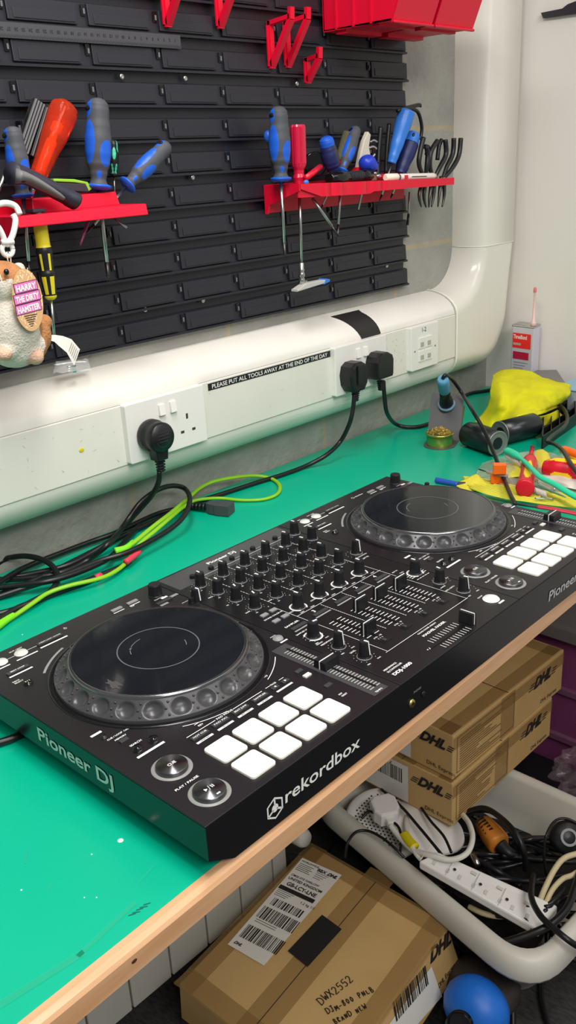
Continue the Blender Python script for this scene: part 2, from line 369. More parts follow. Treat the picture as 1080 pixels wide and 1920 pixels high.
# notice strip
F = frame((.5463, .5785, .1765), (1, 0, 0), (0, 0, 1)); b = MB(F); b.box((.1425, .0054, .0001), (.285, .0108, .0005)); b.mat = 1
b.text('PLEASE PUT ALL TOOLS AWAY AT THE END OF THE DAY', .0092, tr(.008, .0022, .0003), bold=.012, fit=.269)
b.build('notice_strip', [BLK, WHT], label='black label strip with white capitals on the trunking between the two sockets', cat='label')
# black tape patch over the top curve
b = MB(); vs = []; xs0, xs1 = .893, .962
for i in range(9):
    a = R(18 + 72 * i / 8)
    for j in range(5):
        u = j / 4; xx = (xs0 + .028 * (i / 8)) + (xs1 + .006 - xs0 - .02 * (i / 8)) * u + (0 if i else .006 * u)
        vs.append((xx, YW - .0708 * math.sin(a), .19 + .0448 * math.cos(a) - (.004 * math.sin(j) if i == 8 else 0)))
b.add(vs, [(i * 5 + j, (i + 1) * 5 + j, (i + 1) * 5 + j + 1, i * 5 + j + 1) for i in range(8) for j in range(4)], None, True)
b.build('tape_patch', mat('black_tape', (34, 32, 33), .55), label='torn patch of black tape stuck over the top of the trunking', cat='tape')
# ================================================================== DJ controller
CF = rz(.284); ZT = .0364; DD = .463
dj = thing('dj_controller', CF @ tr(0, 0, T), 'large black two-deck DJ controller with jog wheels and white pads on the green mat', 'DJ controller')
PLM = mat('controller_plate', (27, 24, 27), .36, bump=.03, bscale=900); MIXM = mat('mixer_plate', (22, 22, 24), .34)
BODY = mat('controller_body', (22, 23, 26), .18)
b = MB(CF @ Matrix(((1, 0, 0, 0), (0, 0, -1, 0), (0, 1, 0, 0), (0, 0, 0, 1))))
def front_poly(): return [(0, ZT - .0016), (0, .004), (.026, -.0105), (.682, -.0105), (.708, .004), (.708, ZT - .0016)]
b.prism(front_poly(), -.3614, 0); b.build('body', BODY, dj)
for u in (.06, .648):
    for v in (.04, .32): b = MB(CF); b.lathe([(.011, T), (.011, -.010)], 16, M=tr(u, v, 0)); b.build('rubber_foot', BLK, dj)
for u0, u1, m in ((.0002, .2445, PLM), (.2452, .4628, MIXM), (.4635, .7078, PLM)):
    b = MB(CF); b.box(((u0 + u1) / 2, .1807, ZT - .0009), (u1 - u0, .361, .0018), r=.0006); b.build('deck_plate' if m is PLM else 'mixer_plate', m, dj)
# darker silver-grey band along the mixer's back
b = MB(CF); b.bar(.252, .318, .205, .040, z=ZT + .0001); b.build('rear_panel', mat('mixer_band', (70, 70, 72), .35), dj)
P = lambda u, v, z=0.: CF @ tr(u, v, ZT + z)
# ---------- jog wheels
def skirt_mesh():
    b = MB(); NT = 24 * 18; NR = 16; vs = []; r0, z0, r1, z1 = .0885, .0158, .1025, .0035
    nx, nz_ = (z0 - z1), (r1 - r0); l = math.hypot(nx, nz_); nx /= l; nz_ /= l; L = math.hypot(r1 - r0, z1 - z0)
    for j in range(NR + 1):
        s = j / NR; r_ = r0 + (r1 - r0) * s; z_ = z0 + (z1 - z0) * s
        for i in range(NT):
            a = 2 * PI * i / NT; k = (a / (2 * PI) * 24) % 1 - .5
            dx = k * (2 * PI / 24) * .0955; dy = (s - .5) * L; d = math.hypot(dx / .0088, dy / .0080)
            h = -.0040 * max(0, 1 - d ** 2) ** .6 if d < 1 else 0
            vs.append(((r_ + nx * h) * math.cos(a), (r_ + nx * h) * math.sin(a), z_ + nz_ * h))
    b.add(vs, [(j * NT + i, (j + 1) * NT + i, (j + 1) * NT + (i + 1) % NT, j * NT + (i + 1) % NT) for j in range(NR) for i in range(NT)], 0, True)
    b.lathe([(.1025, .0035), (.103, .002), (.103, -.001)], 96, 0, cap=False)
    for i in range(24):
        a = 2 * PI * i / 24
        for s in (.18, .5, .82):
            r_ = r0 + (r1 - r0) * s + nx * .0002; z_ = z0 + (z1 - z0) * s
            b.ball((r_ * math.cos(a + (.012 if s != .5 else -.012)), r_ * math.sin(a + (.012 if s != .5 else -.012)), z_), .0013, 0, n=8)
    return b
sk_me = skirt_mesh().mesh('jog_skirt', mat('jog_skirt_grey', (62, 62, 64), .30))
b = MB(); b.lathe([(.0845, .0186), (.0862, .0192), (.0878, .0186), (.0885, .0158)], 96, cap=False); rim_me = b.mesh('jog_rim', mat('jog_rim_metal', (120, 120, 122), .18, .9))
JOGT = mat('jog_top_gloss', (24, 27, 32), .10, spec=.8, coat=.3)
b = MB(); b.lathe([(0, .0185), (.0845, .0186)], 96, cap=False, smooth=False)
b.ring(.0396, .0408, m=1, z=.0187, n=96); b.mat = 2
b.ring(.0272, .0277, 92, 128, z=.0187, n=96); b.ring(.0272, .0277, 142, 158, z=.0187, n=96); b.ring(.0272, .0277, 318, 340, z=.0187, n=96)
b.text('DDJ', .0022, rz(43) @ tr(-.003, .0266, .0186), bold=.02); top_me = b.mesh('jog_top', [JOGT, mat('jog_ring', (96, 98, 104), .4), GRY])
b = MB(); b.lathe([(.1028, .0002), (.105, .0006), (.108, .0014), (.1095, .0004), (.1095, 0)], 96, cap=False); b.lathe([(.0, .0002), (.1045, .0002)], 64, cap=False, smooth=False); well_me = b.mesh('jog_well', mat('jog_well_gloss', (16, 16, 18), .2))
JU, JV = .131, .2089
for off in (0, DD):
    X = P(JU + off, JV, 0)
    inst(well_me, 'jog_well', dj, X); s = inst(sk_me, 'jog_wheel', dj, X @ rz(7.5 + 2), 'grey jog wheel ringed with round finger dimples'); inst(rim_me, 'rim', s, X); inst(top_me, 'top_disc', s, X)
    if off == 0:
        b = MB(P(JU, JV, .0188)); q = WM[dj].to_3x3()
        sp = CF.inverted() @ Zp(214, 1283, ZT + .0188); d0 = sp - Vector((JU, JV, 0))
        pts = []
        for k in range(14): a = 2 * PI * k / 14; rr = .0062 * (1 + .35 * math.sin(k * 2.7) + .2 * math.sin(k * 5)); pts.append((d0.x + rr * math.cos(a) * .8, d0.y + rr * math.sin(a) * 1.5))
        b.flat(pts, z=0); b.build('fingerprint_smudge', mat('smudge', (70, 68, 70), .5), s)
# ---------- pads
b = MB(); b.prism(rrect(.0276, .0276, .0034), 0, .0024, r=.0008); pad_me = b.mesh('pad', mat('pad_silicone', (246, 244, 232), .55))
for off in (0, DD):
    for i in range(4):
        for j in range(2): inst(pad_me, 'performance_pad', dj, P(.0748 + .0323 * i + off, .056 - .0322 * j))
# ---------- transport buttons
ALU = mat('brushed_black_alu', (112, 112, 114), .30, 1)
nt = ALU.node_tree
an = nt.nodes.new('ShaderNodeTangent'); an.direction_type = 'RADIAL'; an.axis = 'Z'; nt.nodes['Principled BSDF'].inputs['Anisotropic'].default_value = .85; ALU.node_tree.nodes['Principled BSDF'].inputs['Anisotropic Rotation'].default_value = .25; nt.links.new(an.outputs[0], nt.nodes['Principled BSDF'].inputs['Tangent'])
def big_button(kind):
    b = MB(); b.lathe([(.0135, .0003), (.0158, .0016), (.0172, .0003)], 48, 1, cap=False); b.lathe([(.0134, .0002), (.0134, .0034), (.0126, .0041), (0, .0044)], 48, 0, cap=False)
    b.mat = 2
    if kind == 'cue': b.text('CUE', .0042, tr(0, -.0015, .0043), bold=.03, center=True)
    else:
        b.flat([(-.0045, -.0015), (-.0045, .0022), (-.0015, .0003)], z=.0046); b.line((-.0005, -.002), (.0005, .0026), .0004, z=.0046); b.bar(.0022, -.0015, .0008, .0036, z=.0046); b.bar(.0038, -.0015, .0008, .0036, z=.0046)
        b.bar(-.0012, -.0108, .0036, .0016, z=.0046)
    return b.mesh(kind + '_button', [ALU, mat('button_ring', (136, 136, 134), .4), WHT])
cue_me = big_button('cue'); play_me = big_button('play')
for off in (0, DD): inst(cue_me, 'cue_button', dj, P(.0304 + off, .0734)); inst(play_me, 'play_button', dj, P(.0289 + off, .0265))
# ---------- knobs
def knob(r0, r1, h, pointer='line', n=40, foot=True, wide=False):
    b = MB(); vs = []; prof = [(r0 * 1.12, 0), (r0 * 1.1, .0012), (r0, .0022), (r1, h - .0012), (r1 * .93, h)]
    for k, (r_, z) in enumerate(prof):
        for i in range(n): rr = r_ * (1 + (.035 if i % 4 < 2 and 1 < k else 0)); a = 2 * PI * i / n; vs.append((rr * math.cos(a), rr * math.sin(a), z))
    fs = [(j * n + i, j * n + (i + 1) % n, (j + 1) * n + (i + 1) % n, (j + 1) * n + i) for j in range(4) for i in range(n)] + [tuple(4 * n + i for i in range(n))]
    b.add(vs, fs, 0); 
    if foot: b.lathe([(r0 * 1.12, .0003), (r0 * 1.22, .001), (r0 * 1.28, .0002)], 32, 2, cap=False)
    w_ = .0019 if wide else .0017
    if pointer == 'line':
        b.box((0, r1 * .48, h + .0002), (w_, r1 * 1.0, .0007), 1); b.add([(-w_ / 2, r1 * 1.05, h), (w_ / 2, r1 * 1.05, h), (w_ / 2, r0 * 1.06 + .0002, .004), (-w_ / 2, r0 * 1.06 + .0002, .004)], [(0, 1, 2, 3)], 1)
    if wide: b.ring(r0 * 1.3, r0 * 1.55, -60, 240, 1, z=.0003)
    return b
KM = [mat('knob_black', (24, 25, 28), .45), WHT, mat('knob_foot', (118, 118, 118), .35)]
k_eq = knob(.0062, .0052, .0168).mesh('knob', KM); k_col = knob(.0066, .0054, .0172, wide=True).mesh('knob', KM)
k_big = knob(.0078, .0072, .0150, pointer='', foot=False).mesh('knob', KM); k_tall = knob(.0062, .0048, .0178, wide=False).mesh('knob', KM)
k_small = knob(.0036, .0034, .007, pointer='', foot=False).mesh('knob', KM); k_dial = knob(.0058, .0056, .0085, pointer='', foot=True).mesh('knob', KM)
for i in range(5):
    u = .2748 + .0369 * i
    for j in range(4): inst(k_eq, 'eq_knob', dj, P(u - (.002 if i and j == 3 else .0), .3086 - .0299 * j) @ rz(-20 if i == 0 and j > 1 else (4 if i else -6)))
for i, u in enumerate((.3035, .3395, .3745, .4115)): inst(k_col, 'color_knob', dj, P(u, .1802) @ rz(0))
inst(k_eq, 'level_knob', dj, P(.4565, .3245)); inst(k_eq, 'level_knob', dj, P(.4565, .294) @ rz(8))
inst(k_tall, 'level_knob', dj, P(.455, .2195) @ rz(178))
inst(k_col, 'select_knob', dj, P(.4495, .1275)); inst(k_eq, 'select_knob', dj, P(.4475, .0920) @ rz(-10)); inst(k_tall, 'depth_knob', dj, P(.4445, .0585) @ rz(185))
for v, me in ((.1244, k_col), (.0905, k_tall), (.0578, k_tall)): inst(me, 'headphones_knob', dj, P(.2645, v) @ rz(185 if me is k_tall else -100))
for off in (0, DD): inst(k_big, 'rotary_selector', dj, P(.2257 + off, .3310), 'fluted rotary selector'); inst(k_small, 'mode_knob', dj, P(.2385 + off, .283))
for u in (.281, .3112, .3463, .3833, .4243): inst(k_small, 'trim_dial', dj, P(u + .002, .3315, -.003))
inst(k_tall, 'sampler_knob', dj, P(.2455, .283, -.002) @ rz(185))
# ---------- faders
FT = mat('fader_track', (9, 9, 10), .4)
capm = [BLK, WHT]
def fader_cap(w_, d_, h_):
    b = MB(); b.prism([(-d_ / 2, 0), (d_ / 2, 0), (d_ * .40, h_), (-d_ * .40, h_)], -w_ / 2, w_ / 2, 0, M=Matrix(((0, 0, 1, 0), (1, 0, 0, 0), (0, 1, 0, 0), (0, 0, 0, 1))))
    b.box((0, -0.0001, h_ + .0002), (w_, .0010, .0006), 1)
    for s in (-1, 1): b.box((s * (w_ / 2 + .0001), 0, h_ / 2), (.0004, .0010, h_), 1)
    return b.mesh('fader_cap', capm)
fc = fader_cap(.0165, .0085, .0140)
tick = []
fu = (.3045, .3405, .3755, .4085); fv = (.0835, .1225, .1225, .1195)
for u, v in zip(fu, fv):
    b = MB(CF); b.box((u, .1015, ZT + .0002), (.0026, .062, .0006)); b.build('fader_slot', FT, dj)
    b = MB(CF)
    for k in range(11):
        vv = .1275 - .0050 * k
        b.bar(u - .0100, vv, .0075, .0010, z=ZT + .0002); b.bar(u + .0025, vv, .0075, .0010, z=ZT + .0002)
    b.build('fader_scale', mat('scale_print', (226, 226, 224), .5), dj)
    inst(fc, 'fader_cap', dj, P(u, v, .0004), 'black fader cap with a white centre line')
b = MB(CF); b.box((.3525, .0155, ZT + .0002), (.072, .0028, .0006)); b.build('fader_slot', FT, dj)
b = MB(CF)
for k in range(11): b.bar(.3275 + .0046 * k, .0195, .0007, .0075, z=ZT + .0002); b.bar(.3275 + .0046 * k, .0045, .0007, .0075, z=ZT + .0002)
b.build('fader_scale', MT['scale_print'], dj)
inst(fader_cap(.0165, .0080, .0125), 'crossfader_cap', dj, P(.3835, .0155, .0004) @ rz(90), 'tall black crossfader cap with white edge line')
# tempo sliders
for off in (0, DD):
    b = MB(CF); b.box((.2255 + off, .0725, ZT + .00015), (.0205, .130, .0005), r=.0002, seg=1); b.mat = 1; b.box((.2285 + off, .0725, ZT + .0005), (.0026, .112, .0004)); b.mat = 2
    for k in range(30):
        vv = .1235 - .0037 * k
        b.bar(.2205 + off, vv, .0062, .0014, z=ZT + .0005); b.bar(.2300 + off, vv, .0052, .0014, z=ZT + .0005)
    b.build('tempo_track', [mat('track_grey', (62, 62, 64), .4), FT, mat('track_ticks', (158, 158, 156), .5)], dj)
    inst(fader_cap(.0205, .016, .0085), 'tempo_fader_cap', dj, P(.2292 + off, .0765 if off == 0 else .079, .0004), 'wide black tempo slider cap')
# ---------- small buttons
BT = mat('button_grey', (140, 140, 140), .45); BT2 = mat('button_dark', (58, 58, 60), .4)
def btn(w_, h_, m, hgt=.0016, r=.0006): b = MB(); b.prism(rrect(w_, h_, r), 0, hgt, 0, r=.0003); return b.mesh('button', m)
b_mode = btn(.0185, .0052, BT2); b_sm = btn(.0085, .0048, BT2); b_wide = btn(.024, .0048, BT2); b_lit = btn(.0085, .0050, mat('button_light', (214, 214, 208), .5)); b_cue = btn(.0215, .0048, BT2)
def rbtn(r_, m, h=.002): b = MB(); b.lathe([(r_ * 1.15, .0002), (r_ * 1.1, .0008), (r_, .0008), (r_ * .97, h), (0, h * 1.1)], 28, cap=False); return b.mesh('button', m)
r_wh = rbtn(.0062, mat('button_light', (214, 214, 208), .5)); r_big = rbtn(.0082, mat('lit_white_button', (236, 236, 232), .5)); r_dk = rbtn(.0042, BLG, .0032); r_gr = rbtn(.005, BT)
for off in (0, DD):
    for u in (.0745, .0990, .1235, .1485): inst(b_mode, 'mode_button', dj, P(u + off, .0882))
    for u in (.169, .183): inst(b_sm, 'page_button', dj, P(u + off, .0886))
    inst(b_sm, 'key_button', dj, P(.2040 + off, .0900)); inst(b_lit, 'sync_button', dj, P(.2035 + off, .0790)); inst(b_sm, 'key_button', dj, P(.2025 + off, .0520)); 
    inst(r_gr, 'master_button', dj, P(.2385 + off, .1500))
    for u, v in ((.0280, .1149), (.0448, .1144)): inst(r_dk, 'search_button', dj, P(u + off, v))
    inst(rbtn(.0028, BLK), 'call_button', dj, P(.0205 + off, .1520)); inst(b_sm, 'delete_button', dj, P(.0285 + off, .1345))
    inst(rbtn(.0045, BLG), 'deck_select_button', dj, P(.0280 + off, .284))
    for u in (.0315 + .0006, .0553): inst(r_wh, 'loop_button', dj, P(u + off, .3405))
    inst(b_wide, 'beat_loop_button', dj, P(.0345 + off, .3127)); inst(btn(.030, .0048, BT2), 'beat_loop_button', dj, P(.0895 + off, .3400))
    for u in (.176, .198): inst(btn(.014, .0048, BT), 'beat_button', dj, P(u + off, .3388))
    inst(b_cue, 'view_button', dj, P(.222 + off, .311))
for i, u in enumerate((.307, .343, .379, .4145)): inst(b_cue, 'channel_cue_button', dj, P(u + .001, .1520))
for u, v in ((.2662, .1962), (.2807, .1967), (.2647, .1771), (.2785, .177)): inst(btn(.0095, .0055, BT), 'effect_button', dj, P(u, v))
inst(b_cue, 'sampler_cue_button', dj, P(.2708, .1500)); inst(r_big, 'effect_on_button', dj, P(.4445, .0235), 'large round white on/off button')
for u in (.3035, .3385, .3745, .4085):
    b = MB(P(u, .0615)); b.prism(rrect(.013, .0085, .0008), 0, .0004, 0); b.mat = 1; b.box((-.002, 0, .0012), (.0035, .005, .002), r=.0005, seg=1); b.build('assign_switch', [mat('switch_well', (20, 20, 22), .4), BT2], dj)
for u in (.47, .482):
    pass
# ---------- printed lettering (two children: decks, mixer)
def printing(o):
    b = MB(CF @ tr(0, 0, ZT + .0001))
    for o in (o,):
        b.line((.0655 + o, .0948), (.098 + o, .0944), .0008); b.text('PAD MODE', .0034, tr(.1 + o, .0933, 0), bold=.02, fit=.0195); b.line((.1205 + o, .0944), (.157 + o, .0944), .0008)
        b.line((.163 + o, .0948), (.1685 + o, .0948), .0007); b.text('PAGE', .003, tr(.1695 + o, .0937, 0), bold=.02); b.line((.181 + o, .0948), (.187 + o, .0948), .0007)
        for u, t_ in ((.0745, 'HOT CUE'), (.099, 'PAD FX1'), (.1235, 'BEAT JUMP'), (.1485, 'SAMPLER')):
            b.text(t_, .0028, tr(u + o, .0871, .0016), bold=.012, center=True, fit=.015)
            b.bar(u - .0095 + o, .0800, .0185, .0026); 
            b.mat = 1; b.text({'HOT CUE': 'KEYBOARD', 'PAD FX1': 'PAD FX2', 'BEAT JUMP': 'BEAT LOOP', 'SAMPLER': 'KEY SHIFT'}[t_], .002, tr(u + o, .0806, .0001), bold=.01, center=True); b.mat = 0
        for u in (.169, .183): b.flat([(u - .0012 + o, .0882), (u + .0012 + o, .0898), (u + .0012 + o, .0868)] if u < .17 else [(u + .0012 + o, .0882), (u - .0012 + o, .0898), (u - .0012 + o, .0868)], z=.0018)
        b.bar(.165 + o, .0810, .021, .0024)
        b.ring(.1125, .1135, 197, 235, z=.0001, n=160, M=tr(JU + o, JV, 0)) if 0 else None
        b.ring(.1135, .1143, 240, 262, M=tr(JU + o, JV, 0), n=160); b.text('REV', .0032, tr(.083 + o, .0985, 0) @ rz(0), bold=.02); b.line((.082 + o, .1035), (.0875 + o, .1035), .0006)
        b.ring(.1135, .1143, 293, 314, M=tr(JU + o, JV, 0), n=160); b.text('FWD', .0032, tr(.1735 + o, .1085, 0), bold=.02); b.line((.1765 + o, .1135), (.1765 + o, .1115), .0006)
        b.ring(.1125, .1152, 112, 137, M=tr(JU + o, JV, 0), n=160, m=2)
        b.text('SEARCH', .0034, tr(.0265 + o, .1225, 0), bold=.02); b.bar(.0205 + o, .1045, .029, .0028)
        b.text('CUE / LOOP', .003, tr(.0195 + o, .1450, 0), bold=.02); b.text('CALL', .0026, tr(.037 + o, .1450, 0), bold=.02); b.text('MEMORY', .003, tr(.0235 + o, .1395, 0), bold=.02); b.bar(.0135 + o, .1600, .011, .0030)
        b.text('PLAY / PAUSE', .0034, tr(.013 + o, .0478, 0), bold=.02, fit=.024)
        b.text('DECK', .003, tr(.0185 + o, .2950, 0), bold=.02); b.text('SELECT', .003, tr(.0185 + o, .2915, 0), bold=.02); b.text('3 / 1', .003, tr(.0252 + o, .2830, .0022), bold=.02)
        b.bar(.0215 + o, .3055, .026, .0024); b.text('BEAT LOOP', .003, tr(.0345 + o, .3117, .0016), bold=.02, center=True)
        b.bar(.0735 + o, .3315, .033, .0024); b.text('4 BEAT LOOP / ACTIVE', .0026, tr(.0895 + o, .3390, .0016), bold=.01, center=True, fit=.026)
        b.text('IN / 4 BEAT', .0026, tr(.0215 + o, .3495, 0), bold=.02); b.text('OUT / EXIT', .003, tr(.0475 + o, .3495, 0), bold=.02); b.bar(.044 + o, .3290, .0245, .002); b.bar(.018 + o, .3285, .018, .002)
        b.line((.0395 + o, .3405), (.0475 + o, .3405), .0006); b.line((.063 + o, .3405), (.0735 + o, .3403), .0006)
        b.text('BROWSE', .003, tr(.238 + o, .3400, 0), bold=.02) if 0 else None
        b.text('SLIP', .003, tr(.19 + o, .3300, 0), bold=.02); b.bar(.168 + o, .3325, .0145, .0014); b.bar(.19 + o, .3325, .0145, .0014)
        b.text('QUANTIZE', .0026, tr(.216 + o, .3205, 0), bold=.01); b.bar(.233 + o, .3115, .011, .0045, 2); b.bar(.224 + o, .3170, .0085, .0035); b.bar(.212 + o, .3035, .011, .0038, 2)
        b.text('JOG ADJUST', .0022, tr(.2305 + o, .2900, 0), bold=.01)
        b.text('MASTER', .0022, tr(.2345 + o, .1562, 0), bold=.01); b.bar(.2335 + o, .1405, .010, .0022); b.text('TEMPO', .003, tr(.2245 + o, .0088, .0006), bold=.02, center=True)
        b.text('KEY', .0028, tr(.1965 + o, .0332, 0), bold=.02); b.text('RESET', .0028, tr(.1965 + o, .0296, 0), bold=.02)
        b.text('VINYL', .0024, tr(.1675 + o, .3455, 0), bold=.01) if 0 else None
    # power mark left, brand mark on the right deck
    if o == 0: b.ring(.0014, .0018, 110, 430, M=tr(.1145, .3485, 0), n=24); b.line((.1145, .3485), (.1145, .3515), .0005)
    else: b.ring(.0021, .0027, 0, 360, M=tr(.6035, .3440, 0), n=6); b.text('rekordbox', .0042, tr(.6075, .3425, 0), bold=.02)
    return b
for o_ in (0, DD): printing(o_).build('deck_lettering', [WHT, MT['knob_black'], GRY], dj)
b = MB(CF @ tr(0, 0, ZT + .0001)); rr_ = random.Random(3)
b.text('Pioneer DJ', .0078, tr(.3205, .3440, 0), bold=.03, fit=.047)
for i in range(5):
    u = .2748 + .0369 * i
    for j in range(4):
        v = .3086 - .0299 * j; uu = u - (.002 if i and j == 3 else 0)
        for k in range(11):
            a = R(-50 + 28 * k); b.ball((uu + .0102 * math.cos(a), v + .0102 * math.sin(a), 0), (.00045, .00045, .0001), n=6) if k not in () else None
        b.text('-\u221e' if j == 0 else '-26', .0026, tr(uu - .0105, v - .0125, 0), bold=.02); b.text('9' if j == 0 else '6', .0026, tr(uu + .0085, v - .0125, 0), bold=.02)
        lab = (['MIC1', 'MIC2', 'HI', 'LOW'] if i == 0 else ['TRIM', 'HI', 'MID', 'LOW'])[j]
        b.text(lab, .003, tr(uu - .0175, v - .004, 0), bold=.025)
        if i: b.line((uu - .0155, v + .0165), (uu + .013, v + .0165), .0006) if j == 0 else None
    if i:
        # dashed channel separator
        for k in range(26): b.line((u - .0192, .205 + .0048 * k), (u - .0192, .2078 + .0048 * k), .0006)
for i, (u, t_) in enumerate(zip((.307, .343, .379, .4145), '3124')):
    b.text('COLOR', .003, tr(u - .0215, .1770, 0), bold=.02); b.text(t_, .0072, tr(u - .0025, .1575, 0), bold=.03); b.bar(u - .0115, .1462, .024, .0022, 1); b.text('LOW', .0026, tr(u - .013, .1675, 0), bold=.02); b.text('HIGH', .0026, tr(u + .0035, .1675, 0), bold=.02)
b.line((.287, .1665), (.432, .1652), .0006); b.line((.2835, .0455), (.432, .0452), .0006); b.line((.2862, .0455), (.2862, .2), .0005); b.line((.4300, .0455), (.4300, .32), .0005)
for k in range(30):
    for u in (.3225, .3585, .3935): b.line((u, .075 + .003 * k), (u, .0768 + .003 * k), .0006)
for u in (.3035, .3385, .3745, .4085):
    b.text('A THRU B', .0028, tr(u, .0705, 0), bold=.03, center=True); 
    for k in (-1, 0, 1): b.line((u + .003 * k, .0685), (u + .003 * k, .0668), .0005)
for v in (.3245, .294, .2195, .1275, .092, .0585):
    for k in range(11): a = R(-50 + 28 * k); b.ball((.4505 + .0102 * math.cos(a), v + .0102 * math.sin(a), 0), (.00045, .00045, .0001), n=6)
for v, t_ in ((.1244, 'SAMPLER VOL'), (.0905, 'HEADPHONES'), (.0578, 'LEVEL')):
    for k in range(11): a = R(-50 + 28 * k); b.ball((.2645 + .0108 * math.cos(a), v + .0108 * math.sin(a), 0), (.00045, .00045, .0001), n=6)
    b.text(t_, .0032, tr(.2645, v + .0135, 0), bold=.02, center=True); b.text('MIN', .0024, tr(.2535, v - .0135, 0), bold=.02); b.text('MAX', .0024, tr(.269, v - .0135, 0), bold=.02)
b.text('MIXING', .0026, tr(.2525, .1085, 0), bold=.02)
b.text('SOUND COLOR FX', .0032, tr(.2575, .1868, 0), bold=.02, fit=.029); b.text('SAMPLER', .004, tr(.2595, .1580, 0), bold=.02, fit=.021); b.bar(.2595, .1440, .024, .0022, 1)
b.text('PERFORMANCE', .0032, tr(.2545, .0255, 0), bold=.02, fit=.0195); b.text('DJ CONTROLLER', .0032, tr(.2545, .0212, 0), bold=.02, fit=.0225); b.text('DDJ-1000', .0056, tr(.2545, .0135, 0), bold=.04, fit=.0285)
b.text('CROSS FADER ASSIGN', .0026, tr(.3315, .0405, 0), bold=.02, fit=.032); b.text('MAGVEL FADER', .0045, tr(.3315, .0335, 0), bold=.03, fit=.040); b.text('< A', .0042, tr(.3115, .0148, 0), bold=.02)
b.text('B >', .0042, tr(.3905, .0148, 0), bold=.02); b.text('THRU', .0026, tr(.438, .1400, 0), bold=.02)
b.text('BEAT FX', .0036, tr(.4425, .2000, 0), bold=.02); b.bar(.4395, .2075, .022, .0022, 1)
for k in range(5): b.bar(.4565, .121 + .0034 * k, .0065, .0009); b.bar(.4345, .121 + .0034 * k, .0065, .0009); b.bar(.436 + .005 * k, .1145 - .0, .0038, .0009)
b.text('1 2 3 4', .0026, tr(.4560, .0900, 0), bold=.02); b.text('MASTER', .0026, tr(.4335, .0805, 0), bold=.02); b.text('LEVEL / DEPTH', .0028, tr(.4300, .0720, 0) @ rz(0), bold=.02); b.text('MIN', .0024, tr(.4345, .0450, 0), bold=.02); b.text('MAX', .0024, tr(.4510, .0450, 0), bold=.02)
b.text('ON/OFF', .0026, tr(.4365, .0345, 0), bold=.02); b.bar(.4400, .0100, .0105, .0026); b.text('BEAT FX', .0026, tr(.4340, .1480, 0), bold=.02)
for u, t_ in ((.281, 'PHONO/LINE'), (.3112, 'CH3'), (.3463, 'CH1'), (.3833, 'CH2'), (.4243, 'CH4')):
    b.bar(u + .006, .3300, .009, .0012, 1); b.text(t_, .0024, tr(u + .0055, .3345, 0), bold=.02)
b.build('mixer_lettering', [WHT, mat('grey_bar', (150, 150, 148), .5)], dj)
# front and side marks
FR = CF @ frame((0, -.0003, 0), (1, 0, 0), (0, 0, 1))
b = MB(FR); b.text('rekordbox', .0175, tr(.0845, .0045, 0), bold=.012, fit=.098, shear=.05)
b.ring(.0088, .0106, 90, 450, n=6, M=tr(.0725, .0075, 0), z=.0002)
for a in (90, 210, 330): b.line((.0725 + .003 * math.cos(R(a)), .0075 + .003 * math.sin(R(a))), (.0725 + .0085 * math.cos(R(a)), .0075 + .0085 * math.sin(R(a))), .0018)
b.ring(0, .0038, M=tr(.0725, .0075, 0), n=16); b.build('front_logo', WHT, dj)
b = MB(FR); b.text('Pioneer DJ', .0175, tr(.5325, .0045, 0), bold=.02, fit=.103, shear=.1); b.build('front_logo', mat('silver_print', (176, 176, 176), .4), dj)
b = MB(CF @ frame((-.0003, .2270, 0), (0, -1, 0), (0, 0, 1))); b.text('Pioneer DJ', .0195, tr(0, .0130, 0), bold=.02, fit=.112, shear=0); b.build('side_logo', mat('pale_green_print', (196, 206, 200), .4), dj)
b = MB(FR); b.lathe([(.0016, .002), (.0036, .002), (.0042, .0005), (.0045, 0)], 20, 0, M=tr(.2614, .0082, 0)); b.mat = 1; b.lathe([(.0017, .0022), (0, .0022)], 16, 1, M=tr(.2614, .0082, 0), cap=False); b.build('headphone_jack', [mat('brass', (200, 176, 110), .3, 1), BLK], dj)
b = MB(FR); b.lathe([(.0016, .0012), (.0026, .0008), (.003, 0)], 20, 0, M=tr(.2805, .0088, 0)); b.build('headphone_jack', BLK, dj)
b = MB(FR); b.text('PHONES', .0032, tr(.2650, .0170, 0), bold=.01); b.build('front_lettering', GRY, dj)
